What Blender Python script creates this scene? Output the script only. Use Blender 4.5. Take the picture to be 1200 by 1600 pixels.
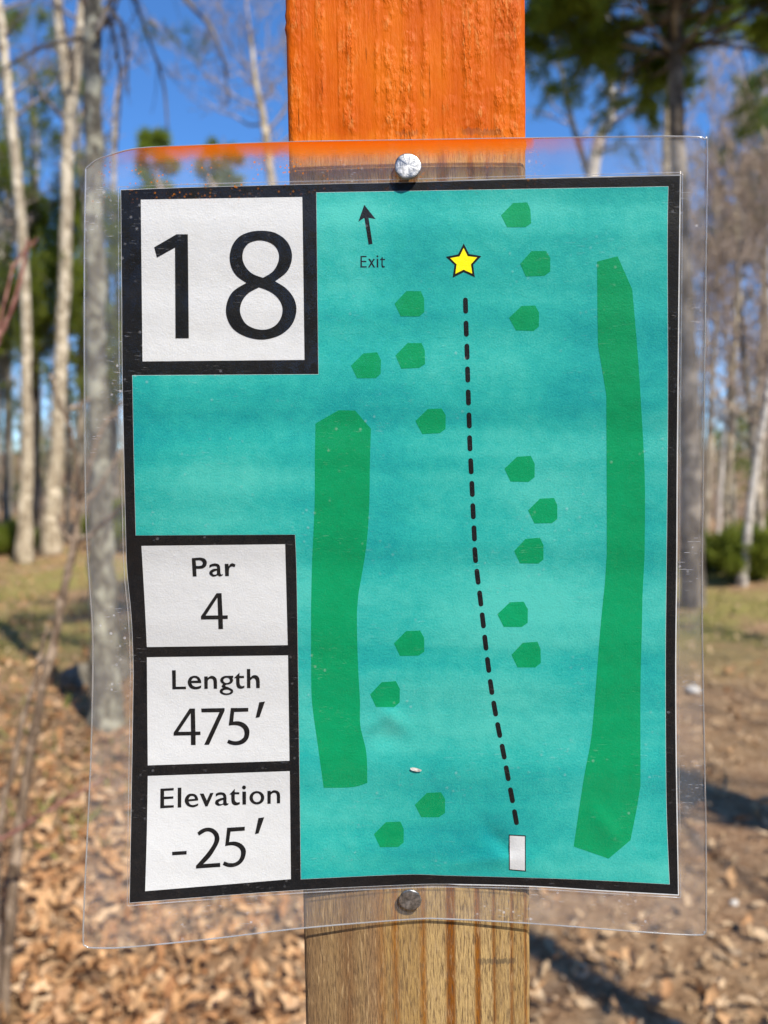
import bpy, math, random
import numpy as np
from mathutils import Vector, Matrix
from mathutils.geometry import delaunay_2d_cdt

for o in list(bpy.data.objects):
    bpy.data.objects.remove(o)
scene = bpy.context.scene
COL = scene.collection

# ---------------------------------------------------------------- camera
F = 1208.0                      # focal length in photograph pixels (1200 x 1600)
PITCH = math.radians(2.93)      # looking slightly down
EYE = Vector((0, 0, 1.5))
cam_data = bpy.data.cameras.new('camera')
cam_data.sensor_fit = 'VERTICAL'
cam_data.lens = 5.7
cam_data.sensor_height = 5.7 * 1600 / F
cam_data.sensor_width = 5.7 * 1200 / F
cam_data.clip_start = 0.01
cam_data.clip_end = 2000
cam_data.dof.use_dof = True
cam_data.dof.focus_distance = 0.302
cam_data.dof.aperture_fstop = 5.7 / 3.1
cam = bpy.data.objects.new('camera', cam_data)
COL.objects.link(cam)
cam.location = EYE
cam.rotation_euler = (math.pi / 2 - PITCH, 0, 0)
scene.camera = cam

# ---------------------------------------------------------------- sky, sun, exposure
SUN = Vector((0.37, -0.53, 0.78)).normalized()       # towards the sun
world = bpy.data.worlds.new('World')
scene.world = world
world.use_nodes = True
wn = world.node_tree
wn.nodes.clear()
sky = wn.nodes.new('ShaderNodeTexSky')
sky.sky_type = 'NISHITA'
sky.sun_disc = False
sky.sun_elevation = math.asin(SUN.z)
sky.sun_rotation = math.atan2(SUN.x, SUN.y)
sky.altitude = 4000
sky.air_density = 1.5
sky.dust_density = 0.0
sky.ozone_density = 10.0
bg = wn.nodes.new('ShaderNodeBackground')
bg.inputs['Strength'].default_value = 0.15
wo = wn.nodes.new('ShaderNodeOutputWorld')
hs = wn.nodes.new('ShaderNodeHueSaturation')     # the phone's vivid rendering of the whole sky
hs.inputs['Saturation'].default_value = 1.08
wn.links.new(sky.outputs[0], hs.inputs['Color'])
wn.links.new(hs.outputs[0], bg.inputs[0])
wn.links.new(bg.outputs[0], wo.inputs[0])
sd = bpy.data.lights.new('sun', 'SUN')
sd.energy = 5.0
sd.angle = math.radians(0.53)
sd.color = (1.0, 0.92, 0.80)
so = bpy.data.objects.new('sun', sd)
COL.objects.link(so)
so.rotation_euler = SUN.to_track_quat('Z', 'Y').to_euler()
so.location = SUN * 20

scene.render.engine = 'CYCLES'
scene.cycles.use_denoising = True
scene.cycles.transparent_max_bounces = 24
scene.cycles.max_bounces = 5
scene.cycles.diffuse_bounces = 3
scene.view_settings.view_transform = 'Standard'
scene.view_settings.look = 'None'
scene.view_settings.exposure = 0.55
scene.view_settings.gamma = 1.0

# ---------------------------------------------------------------- helpers
CP, SP = math.cos(PITCH), math.sin(PITCH)

def rays(px, py):
    cx = (np.asarray(px, float) - 600) / F
    cy = (800 - np.asarray(py, float)) / F
    return np.stack([cx, cy * SP + CP, cy * CP - SP], -1)

def at(px, py, y):
    """point at distance y (world Y) seen at that pixel of the photograph"""
    d = rays(px, py)
    return Vector(d * (y / d[1])) + EYE

def ground_z(x, y):
    x = np.asarray(x, float); y = np.asarray(y, float)
    r = np.clip((np.hypot(x, y) - 1.5) / 6, 0, 1)
    z = r * (0.05 * np.sin(x * 0.9 + 1.3) * np.cos(y * 0.7) + 0.035 * np.sin(x * 2.1 + y * 1.4) + 0.02 * np.sin(3.7 * x - 2.3 * y))
    t = np.clip((y - 24) / 40, 0, 1)
    return z + 3.2 * t * t * (3 - 2 * t)

def ground_hit(px, py):
    d = rays(px, py)
    y = 1.5 / -d[2] * d[1] if d[2] < 0 else 30
    for _ in range(30):
        p = d * (y / d[1])
        h = float(ground_z(p[0], p[1]))
        y2 = (1.5 - h) / max(1e-4, -d[2]) * d[1]
        y = 0.5 * y + 0.5 * y2
    p = d * (y / d[1])
    return Vector((p[0], p[1], float(ground_z(p[0], p[1]))))

def mesh_np(name, V, loops, sizes, mat_idx=None, smooth=True):
    V = np.asarray(V, np.float32).reshape(-1, 3)
    loops = np.asarray(loops, np.int32).ravel()
    sizes = np.asarray(sizes, np.int32).ravel()
    me = bpy.data.meshes.new(name)
    me.vertices.add(len(V)); me.vertices.foreach_set('co', V.ravel())
    me.loops.add(len(loops)); me.loops.foreach_set('vertex_index', loops)
    me.polygons.add(len(sizes))
    starts = np.zeros(len(sizes), np.int32); starts[1:] = np.cumsum(sizes)[:-1]
    me.polygons.foreach_set('loop_start', starts)
    if mat_idx is not None:
        me.polygons.foreach_set('material_index', np.asarray(mat_idx, np.int32))
    if smooth:
        me.polygons.foreach_set('use_smooth', np.ones(len(sizes), bool))
    me.update(calc_edges=True)
    return me

def obj(name, me, mats, parent=None):
    o = bpy.data.objects.new(name, me)
    COL.objects.link(o)
    if me is not None:
        for m in (mats if isinstance(mats, (list, tuple)) else [mats]):
            me.materials.append(m)
    if parent is not None:
        o.parent = parent
    return o

def tag(o, label=None, cat=None, group=None, kind=None):
    if label: o['label'] = label
    if cat: o['category'] = cat
    if group: o['group'] = group
    if kind: o['kind'] = kind
    return o

def empty(name, loc, label, cat, group=None):
    o = bpy.data.objects.new(name, None)
    COL.objects.link(o)
    o.location = loc
    o.empty_display_size = 0.05
    bpy.context.view_layer.update()
    return tag(o, label, cat, group)

class MB:
    """collects tubes and loose faces; vertices in world space"""
    def __init__(s): s.V = []; s.L = []; s.S = []; s.M = []; s.n = 0
    def add(s, V, loops, sizes, m=0):
        V = np.asarray(V, np.float32).reshape(-1, 3)
        s.V.append(V); s.L.append(np.asarray(loops, np.int64).ravel() + s.n)
        sizes = np.asarray(sizes, np.int32).ravel()
        s.S.append(sizes); s.M.append(np.full(len(sizes), m, np.int32)); s.n += len(V)
    def tube(s, P, R, sides=6, m=0, cap=True, rough=0, rng=None):
        P = np.asarray(P, float); R = np.asarray(R, float); n = len(P)
        T = np.gradient(P, axis=0); T /= np.linalg.norm(T, axis=1)[:, None] + 1e-12
        ref = np.array([0.0, 1, 0]) if abs(T[0, 1]) < 0.9 else np.array([1.0, 0, 0])
        A = np.cross(T, ref); A /= np.linalg.norm(A, axis=1)[:, None] + 1e-12
        B = np.cross(T, A)
        a = np.arange(sides) * 2 * math.pi / sides
        rr = R[:, None] * np.ones((1, sides))
        if rough and rng is not None:
            rr = rr * (1 + rough * (rng.random((n, sides)) - 0.5))
        V = P[:, None, :] + rr[..., None] * (np.cos(a)[None, :, None] * A[:, None, :] + np.sin(a)[None, :, None] * B[:, None, :])
        i = np.arange(n - 1)[:, None] * sides; k = np.arange(sides)[None, :]; k2 = (k + 1) % sides
        q = np.stack([i + k, i + k2, i + sides + k2, i + sides + k], -1).reshape(-1, 4)
        L = q.ravel(); S = np.full(len(q), 4)
        if cap:
            L = np.concatenate([L, np.arange(sides)[::-1], (n - 1) * sides + np.arange(sides)]); S = np.concatenate([S, [sides, sides]])
        s.add(V.reshape(-1, 3), L, S, m)
    def build(s, name, mats, parent=None, smooth=True):
        V = np.concatenate(s.V)
        if parent is not None:
            V = V - np.array(parent.matrix_world.translation if parent.parent is None else parent.matrix_world.translation, np.float32)
        me = mesh_np(name, V, np.concatenate(s.L), np.concatenate(s.S), np.concatenate(s.M), smooth)
        return obj(name, me, mats, parent)

# ---------------------------------------------------------------- materials
class NT:
    def __init__(s, name):
        s.m = bpy.data.materials.new(name); s.m.use_nodes = True
        s.t = s.m.node_tree; s.t.nodes.clear()
        s.out = s.t.nodes.new('ShaderNodeOutputMaterial')
    def n(s, typ, inputs=None, **kw):
        nd = s.t.nodes.new('ShaderNode' + typ)
        for k, v in kw.items(): setattr(nd, k, v)
        for k, v in (inputs or {}).items():
            sock = nd.inputs[k]
            if hasattr(v, 'is_linked') or isinstance(v, bpy.types.NodeSocket): s.t.links.new(v, sock)
            else: sock.default_value = v
        return nd
    def math(s, op, a, b=None, c=None, clamp=False):
        nd = s.t.nodes.new('ShaderNodeMath'); nd.operation = op; nd.use_clamp = clamp
        for i, v in enumerate((a, b, c)):
            if v is None: continue
            if isinstance(v, bpy.types.NodeSocket): s.t.links.new(v, nd.inputs[i])
            else: nd.inputs[i].default_value = v
        return nd.outputs[0]
    def mix(s, fac, a, b, blend='MIX'):
        nd = s.t.nodes.new('ShaderNodeMix'); nd.data_type = 'RGBA'; nd.blend_type = blend
        for sock, v in ((nd.inputs[0], fac), (nd.inputs[6], a), (nd.inputs[7], b)):
            if isinstance(v, bpy.types.NodeSocket): s.t.links.new(v, sock)
            else: sock.default_value = v if isinstance(v, (int, float)) else (*v[:3], 1)
        return nd.outputs[2]
    def ramp(s, fac, stops, interp='LINEAR'):
        nd = s.t.nodes.new('ShaderNodeValToRGB'); cr = nd.color_ramp; cr.interpolation = interp
        while len(cr.elements) < len(stops): cr.elements.new(0.5)
        for e, (p, c) in zip(cr.elements, stops):
            e.position = p; e.color = (c, c, c, 1) if isinstance(c, (int, float)) else (*c, 1)
        s.t.links.new(fac, nd.inputs[0]); return nd.outputs[0]
    def noise(s, vec, scale, detail=3, rough=0.55, dist=0.0):
        nd = s.n('TexNoise', {'Scale': scale, 'Detail': detail, 'Roughness': rough, 'Distortion': dist})
        if vec is not None: s.t.links.new(vec, nd.inputs['Vector'])
        return nd.outputs['Fac']
    def mapping(s, vec, scale=(1, 1, 1), loc=(0, 0, 0), rot=(0, 0, 0)):
        nd = s.n('Mapping', {'Scale': scale, 'Location': loc, 'Rotation': rot}); s.t.links.new(vec, nd.inputs['Vector'])
        return nd.outputs[0]
    def coord(s, which='Object'):
        return s.n('TexCoord').outputs[which]
    def bump(s, h, strength=0.5, dist=0.001, normal=None):
        nd = s.n('Bump', {'Strength': strength, 'Distance': dist}); s.t.links.new(h, nd.inputs['Height'])
        if normal is not None: s.t.links.new(normal, nd.inputs['Normal'])
        return nd.outputs[0]
    def principled(s, color, rough=0.6, normal=None, spec=0.3, metallic=0.0, **kw):
        nd = s.n('BsdfPrincipled')
        for k, v in (('Base Color', color), ('Roughness', rough), ('Metallic', metallic), ('Specular IOR Level', spec)):
            if isinstance(v, bpy.types.NodeSocket): s.t.links.new(v, nd.inputs[k])
            else: nd.inputs[k].default_value = (*v[:3], 1) if not isinstance(v, (int, float)) else v
        if normal is not None: s.t.links.new(normal, nd.inputs['Normal'])
        return nd.outputs[0]
    def done(s, shader):
        s.t.links.new(shader, s.out.inputs[0]); return s.m

def ink(name, col, var, dark, band=0.5, rough=0.55):
    """printed ink on slightly rough paper: grain, mottling and streaks of the print head"""
    t = NT(name); uv = t.coord('UV')
    grain = t.noise(uv, 330, 3, 0.7)
    mott = t.noise(uv, 45, 4, 0.6)
    big = t.noise(uv, 4.2, 2, 0.5)
    streak = t.noise(t.mapping(uv, (0.5, 8.5, 1)), 1.0, 3, 0.5, 0.35)
    f = t.math('ADD', t.math('MULTIPLY', grain, 0.55), t.math('MULTIPLY', mott, 0.35))
    f = t.math('ADD', f, t.math('MULTIPLY', streak, band))
    f = t.math('ADD', f, t.math('MULTIPLY', big, band * 0.8))
    f = t.math('MULTIPLY', t.math('SUBTRACT', f, 0.45 + band * 0.9 - 0.37), 1.45)
    c = t.ramp(f, [(0.1, dark), (0.5, col), (0.9, var)])
    b = t.bump(t.math('ADD', grain, t.math('MULTIPLY', mott, 1.5)), 0.35, 0.0004)
    return t.done(t.principled(c, rough, b, 0.10))

M = {}
M['teal'] = ink('teal_ink', (0.020, 0.365, 0.33), (0.070, 0.47, 0.41), (0.004, 0.25, 0.265), 1.0)
M['green'] = ink('green_ink', (0.001, 0.265, 0.098), (0.002, 0.31, 0.125), (0.001, 0.195, 0.072), 0.5)
M['white'] = ink('white_paper', (0.58, 0.595, 0.605), (0.63, 0.645, 0.655), (0.51, 0.525, 0.535), 0.25)
M['black'] = ink('black_ink', (0.008, 0.008, 0.009), (0.02, 0.02, 0.021), (0.004, 0.004, 0.004), 0.2, 0.5)
M['yellow'] = ink('yellow_ink', (0.90, 0.80, 0.008), (0.93, 0.84, 0.015), (0.86, 0.74, 0.004), 0.1)

def film_mat(name, haze, spray, scr):
    t = NT(name); ob = t.coord('Object'); uv = t.coord('UV')
    sep = t.n('SeparateXYZ', {'Vector': uv}); u, v = sep.outputs[0], sep.outputs[1]
    wav = t.noise(ob, 60, 2, 0.6)
    nb = t.bump(wav, 0.5, 0.0016)
    # Schlick reflectance, the same from both sides of the thin film
    dt = t.n('VectorMath', operation='DOT_PRODUCT'); t.t.links.new(nb, dt.inputs[0]); t.t.links.new(t.n('NewGeometry').outputs['Incoming'], dt.inputs[1])
    fr = t.math('POWER', t.math('SUBTRACT', 1.0, t.math('ABSOLUTE', dt.outputs['Value']), clamp=True), 5.0)
    fre_o = t.math('ADD', t.math('MULTIPLY', fr, 0.96), 0.013)
    gl = t.n('BsdfGlossy', {'Color': (1, 1, 1, 1), 'Roughness': 0.09}); t.t.links.new(nb, gl.inputs['Normal'])
    tr = t.n('BsdfTransparent', {'Color': (0.985, 0.985, 0.98, 1)})
    s1 = t.n('MixShader', {0: fre_o, 1: tr.outputs[0], 2: gl.outputs[0]})
    # scuffs, dust specks and cloudy lamination
    cloud = t.ramp(wav, [(0.38, 0.5), (0.75, 1.0)])
    hz = t.math('MULTIPLY', cloud, haze)
    dots = t.n('TexVoronoi', {'Scale': 230.0, 'Randomness': 1.0}); t.t.links.new(ob, dots.inputs['Vector'])
    rare = t.ramp(t.noise(ob, 38, 1, 0.5), [(0.52, 0.0), (0.66, 1.0)])
    dd = t.math('MULTIPLY', t.ramp(dots.outputs['Distance'], [(0.08, 1.0), (0.17, 0.0)]), rare)
    sm = t.mapping(ob, (40, 40, 420), (0, 0, 0), (0, 0.5, 0))
    sc = t.math('MULTIPLY', t.ramp(t.noise(sm, 6, 1, 0.6), [(0.68, 0.0), (0.74, 1.0)]), t.ramp(rare, [(0.0, 0.15), (0.6, 1.0)]))
    hz = t.math('ADD', hz, t.math('MULTIPLY', t.math('ADD', dd, t.math('MULTIPLY', sc, 0.7)), scr), clamp=True)
    df = t.n('BsdfDiffuse', {'Color': (0.85, 0.86, 0.9, 1)})
    tl = t.n('BsdfTranslucent', {'Color': (0.85, 0.86, 0.9, 1)})
    ds = t.n('MixShader', {0: 0.35, 1: df.outputs[0], 2: tl.outputs[0]})
    s2 = t.n('MixShader', {0: hz, 1: s1.outputs[0], 2: ds.outputs[0]})
    if not spray:
        return t.done(s2.outputs[0])
    # orange paint mist that drifted onto the top of the pouch (v = distance below the top edge)
    solid = t.ramp(t.math('ADD', t.math('MULTIPLY', v, 10), t.math('MULTIPLY', t.noise(ob, 150, 3, 0.6), 0.16)), [(0.10, 0.97), (0.22, 0.72), (0.34, 0.16), (0.52, 0.0)])
    um = t.ramp(u, [(0.155, 0.0), (0.21, 0.35), (0.27, 1.0), (0.78, 1.0), (0.83, 0.9), (0.836, 0.42), (0.90, 0.22), (0.96, 0.0)])
    um2 = t.ramp(u, [(0.15, 0.4), (0.25, 1.0), (0.46, 1.0), (0.5, 0.5), (0.83, 0.35), (0.9, 0.0)])
    vo = t.n('TexVoronoi', {'Scale': 620.0}); t.t.links.new(ob, vo.inputs['Vector'])
    spk = t.math('MULTIPLY', t.ramp(vo.outputs['Distance'], [(0.20, 1.0), (0.32, 0.0)]), t.ramp(t.noise(ob, 160, 3, 0.6), [(0.48, 0.0), (0.62, 1.0)]))
    spk = t.math('MULTIPLY', spk, t.ramp(v, [(0.0, 1.0), (0.06, 0.75), (0.095, 0.0)]))
    a = t.math('MAXIMUM', t.math('MULTIPLY', solid, um), t.math('MULTIPLY', spk, um2), clamp=True)
    oc = t.ramp(t.math('MULTIPLY', v, 10), [(0.0, (0.85, 0.15, 0.004)), (0.3, (0.9, 0.28, 0.008))])
    od = t.n('BsdfDiffuse', {'Color': oc}); ot = t.n('BsdfTranslucent', {'Color': oc})
    og = t.n('MixShader', {0: 0.45, 1: od.outputs[0], 2: ot.outputs[0]})
    s3 = t.n('MixShader', {0: a, 1: s2.outputs[0], 2: og.outputs[0]})
    return t.done(s3.outputs[0])

M['film_front'] = film_mat('clear_film_front', 0.003, True, 0.16)
M['film_back'] = film_mat('clear_film_back', 0.13, False, 0.5)

t = NT('film_edge')
df = t.n('BsdfDiffuse', {'Color': (0.40, 0.40, 0.40, 1)}); gl = t.n('BsdfGlossy', {'Roughness': 0.12}); tr = t.n('BsdfTransparent')
a1 = t.n('MixShader', {0: 0.3, 1: df.outputs[0], 2: gl.outputs[0]})
a2 = t.n('MixShader', {0: t.ramp(t.noise(t.coord(), 90, 3, 0.6), [(0.36, 0.40), (0.72, 0.85)]), 1: tr.outputs[0], 2: a1.outputs[0]})
M['film_edge'] = t.done(a2.outputs[0])
t = NT('film_seam')
df = t.n('BsdfDiffuse', {'Color': (0.7, 0.7, 0.7, 1)}); gl = t.n('BsdfGlossy', {'Roughness': 0.1}); tr = t.n('BsdfTransparent')
a1 = t.n('MixShader', {0: 0.5, 1: df.outputs[0], 2: gl.outputs[0]})
a2 = t.n('MixShader', {0: t.ramp(t.noise(t.coord(), 60, 3, 0.6), [(0.35, 0.08), (0.7, 0.5)]), 1: tr.outputs[0], 2: a1.outputs[0]})
M['film_seam'] = t.done(a2.outputs[0])

t = NT('zinc')
ob = t.coord()
n1 = t.noise(ob, 700, 3, 0.6); n2 = t.noise(ob, 260, 3, 0.6)
vz = t.n('TexVoronoi', {'Scale': 900.0}); t.t.links.new(ob, vz.inputs['Vector'])
c = t.ramp(t.math('ADD', t.math('MULTIPLY', n1, 0.6), t.math('MULTIPLY', n2, 0.4)), [(0.36, (0.10, 0.11, 0.12)), (0.5, (0.27, 0.275, 0.28)), (0.64, (0.46, 0.465, 0.475))])
b = t.bump(t.math('ADD', n2, t.math('MULTIPLY', n1, 0.5)), 0.5, 0.0004)
M['zinc'] = t.done(t.principled(c, t.ramp(n2, [(0.4, 0.28), (0.65, 0.55)]), b, 0.5, 0.85))

def bark(name, c1, c2, c3, scale=1.0, rough_z=1.0, bump=0.012):
    t = NT(name); ob = t.coord()
    m = t.mapping(ob, (9 * scale, 9 * scale, 3.0 * scale * rough_z))
    f = t.noise(m, 1.0, 5, 0.65, 0.4)
    p = t.noise(ob, 3.1 * scale, 3, 0.6)
    c = t.ramp(f, [(0.34, c1), (0.5, c2), (0.66, c3)])
    lich = t.ramp(p, [(0.53, 0.0), (0.62, 1.0)])
    c = t.mix(t.math('MULTIPLY', lich, 0.65), c, [min(1, x * 1.45 + 0.02) for x in c3])
    b = t.bump(f, 0.9, bump)
    return t.done(t.principled(c, 0.9, b, 0.1))

M['bark_pale'] = bark('pale_bark', (0.14, 0.105, 0.065), (0.37, 0.305, 0.215), (0.52, 0.45, 0.335), 1.6)
M['bark_lichen'] = bark('lichened_bark', (0.06, 0.052, 0.04), (0.15, 0.135, 0.105), (0.33, 0.325, 0.25), 2.6, 1.6, 0.006)
M['bark_grey'] = bark('grey_bark', (0.10, 0.09, 0.075), (0.20, 0.18, 0.15), (0.34, 0.32, 0.26))
M['bark_white'] = bark('white_birch_bark', (0.20, 0.17, 0.15), (0.52, 0.48, 0.43), (0.68, 0.64, 0.59), 1.0, 5.0)
M['bark_pine'] = bark('pine_bark', (0.045, 0.036, 0.03), (0.12, 0.10, 0.082), (0.26, 0.225, 0.185))
M['bark_far'] = bark('far_bark', (0.15, 0.12, 0.09), (0.30, 0.25, 0.19), (0.46, 0.40, 0.32))
M['twig'] = bark('twig_bark', (0.12, 0.09, 0.075), (0.20, 0.16, 0.135), (0.30, 0.25, 0.21), 3.0)
M['twig_far'] = bark('far_twig_bark', (0.22, 0.165, 0.13), (0.34, 0.265, 0.215), (0.47, 0.38, 0.32), 3.0)
M['stem'] = bark('sapling_bark', (0.07, 0.047, 0.032), (0.16, 0.115, 0.08), (0.33, 0.255, 0.185), 9.0, 0.4, 0.001)
M['stem_red'] = bark('red_twig_bark', (0.13, 0.05, 0.045), (0.24, 0.105, 0.085), (0.33, 0.18, 0.14), 9.0, 0.4, 0.001)

def leafy(name, cols, transl=0.3, rough=0.6):
    t = NT(name)
    r = t.n('NewGeometry').outputs['Random Per Island']
    big = t.noise(t.coord(), 2.0, 2, 0.5)
    n = len(cols)
    f = t.math('ADD', t.math('MULTIPLY', r, 0.75), t.math('MULTIPLY', big, 0.25))
    c = t.ramp(f, [(i / (n - 1), k) for i, k in enumerate(cols)])
    p = t.principled(c, rough, None, 0.2)
    tl = t.n('BsdfTranslucent', {'Color': c})
    mx = t.n('MixShader', {0: transl, 1: p, 2: tl.outputs[0]})
    return t.done(mx.outputs[0])

M['needles'] = leafy('pine_needles', [(0.08, 0.12, 0.016), (0.16, 0.21, 0.026), (0.24, 0.28, 0.036), (0.31, 0.34, 0.055)], 0.5)
M['needles_lit'] = leafy('sunlit_pine_needles', [(0.09, 0.14, 0.015), (0.17, 0.24, 0.025), (0.25, 0.31, 0.035), (0.32, 0.36, 0.055)], 0.5)  # brighter copy of the needles, sunlight put into the colour
M['needles_blue'] = leafy('bluish_pine_needles', [(0.06, 0.11, 0.035), (0.11, 0.17, 0.05), (0.18, 0.24, 0.07)], 0.45)
M['leaf'] = leafy('dry_leaf', [(0.13, 0.055, 0.024), (0.33, 0.16, 0.068), (0.48, 0.27, 0.125), (0.60, 0.375, 0.195), (0.36, 0.185, 0.082), (0.68, 0.48, 0.29), (0.24, 0.115, 0.052)], 0.2, 0.65)
M['leaf_pale'] = leafy('bleached_leaf', [(0.34, 0.225, 0.125), (0.44, 0.31, 0.18), (0.54, 0.39, 0.24), (0.62, 0.47, 0.31)], 0.15, 0.7)
M['grass'] = leafy('grass_blade', [(0.10, 0.13, 0.025), (0.19, 0.21, 0.05), (0.38, 0.32, 0.13), (0.15, 0.18, 0.035)], 0.3)

t = NT('forest_floor')
ob = t.coord()
n1 = t.noise(ob, 9, 6, 0.7, 0.3); n2 = t.noise(ob, 38, 5, 0.7); n3 = t.noise(ob, 0.55, 4, 0.6)
c = t.ramp(t.math('ADD', t.math('MULTIPLY', n1, 0.5), t.math('MULTIPLY', n2, 0.5)), [(0.34, (0.13, 0.07, 0.038)), (0.46, (0.30, 0.18, 0.10)), (0.56, (0.46, 0.30, 0.18)), (0.68, (0.60, 0.43, 0.27))])
sep = t.n('SeparateXYZ', {'Vector': ob})
# mossy, grassy strip of the mown fairway edge: it lies across the clearing about 7 to 13 m away
strip = t.ramp(t.math('DIVIDE', sep.outputs[1], 40.0), [(0.13, 0.0), (0.18, 1.0), (0.30, 1.0), (0.36, 0.0)])
gm = t.math('MULTIPLY', t.ramp(t.math('ADD', t.math('MULTIPLY', n3, 0.7), t.math('MULTIPLY', n1, 0.3)), [(0.44, 0.0), (0.56, 1.0)]), t.math('ADD', t.math('MULTIPLY', strip, 0.75), 0.08))
gc = t.ramp(n2, [(0.35, (0.16, 0.17, 0.035)), (0.65, (0.42, 0.39, 0.11))])
c = t.mix(gm, c, gc)
M['floor'] = t.done(t.principled(c, 0.95, t.bump(t.math('ADD', n1, n2), 1.0, 0.04), 0.1))

t = NT('stone')
ob = t.coord(); n1 = t.noise(ob, 14, 5, 0.65)
M['stone'] = t.done(t.principled(t.ramp(n1, [(0.35, (0.08, 0.07, 0.05)), (0.62, (0.22, 0.195, 0.15))]), 0.9, t.bump(n1, 0.8, 0.02), 0.2))
t = NT('pale_stone')
ob = t.coord(); n1 = t.noise(ob, 30, 5, 0.65)
M['stone_pale'] = t.done(t.principled(t.ramp(n1, [(0.35, (0.45, 0.43, 0.40)), (0.62, (0.68, 0.66, 0.62))]), 0.85, t.bump(n1, 0.8, 0.01), 0.2))

# ---------------------------------------------------------------- ground
def build_ground():
    def axis(lim0, fine, lim1, g):
        a = [0.0]; st = fine
        while a[-1] < lim1:
            a.append(a[-1] + st)
            if a[-1] > lim0: st *= g
        return np.array(a)
    xp = axis(6, 0.16, 900, 1.16)
    xs = np.concatenate([-xp[:0:-1], xp])
    yp = axis(16, 0.16, 900, 1.16); yn = axis(3, 0.3, 900, 1.25)
    ys = np.concatenate([-yn[:0:-1], yp])
    X, Y = np.meshgrid(xs, ys)
    Z = ground_z(X, Y)
    rng = np.random.default_rng(3)
    near = np.clip(1 - np.hypot(X, Y) / 30, 0, 1)
    Z = Z + (rng.random(X.shape) - 0.5) * 0.03 * near
    nx, ny = len(xs), len(ys)
    V = np.stack([X, Y, Z], -1).reshape(-1, 3)
    i = (np.arange(ny - 1)[:, None] * nx + np.arange(nx - 1)[None, :]).ravel()
    q = np.stack([i, i + 1, i + nx + 1, i + nx], -1)
    me = mesh_np('ground', V, q, np.full(len(q), 4))
    o = obj('ground', me, M['floor'])
    tag(o, 'forest floor of brown soil and leaf litter', 'ground', kind='structure')
build_ground()

# ---------------------------------------------------------------- post
Y_POST = 0.3065
def unproj(px, py, s):
    """sheet point: pixel on the sheet, s metres in front of the post's face"""
    d = rays(px, py)
    return d * ((Y_POST - np.asarray(s, float)) / d[..., 1])[..., None] + np.array(EYE)

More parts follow.
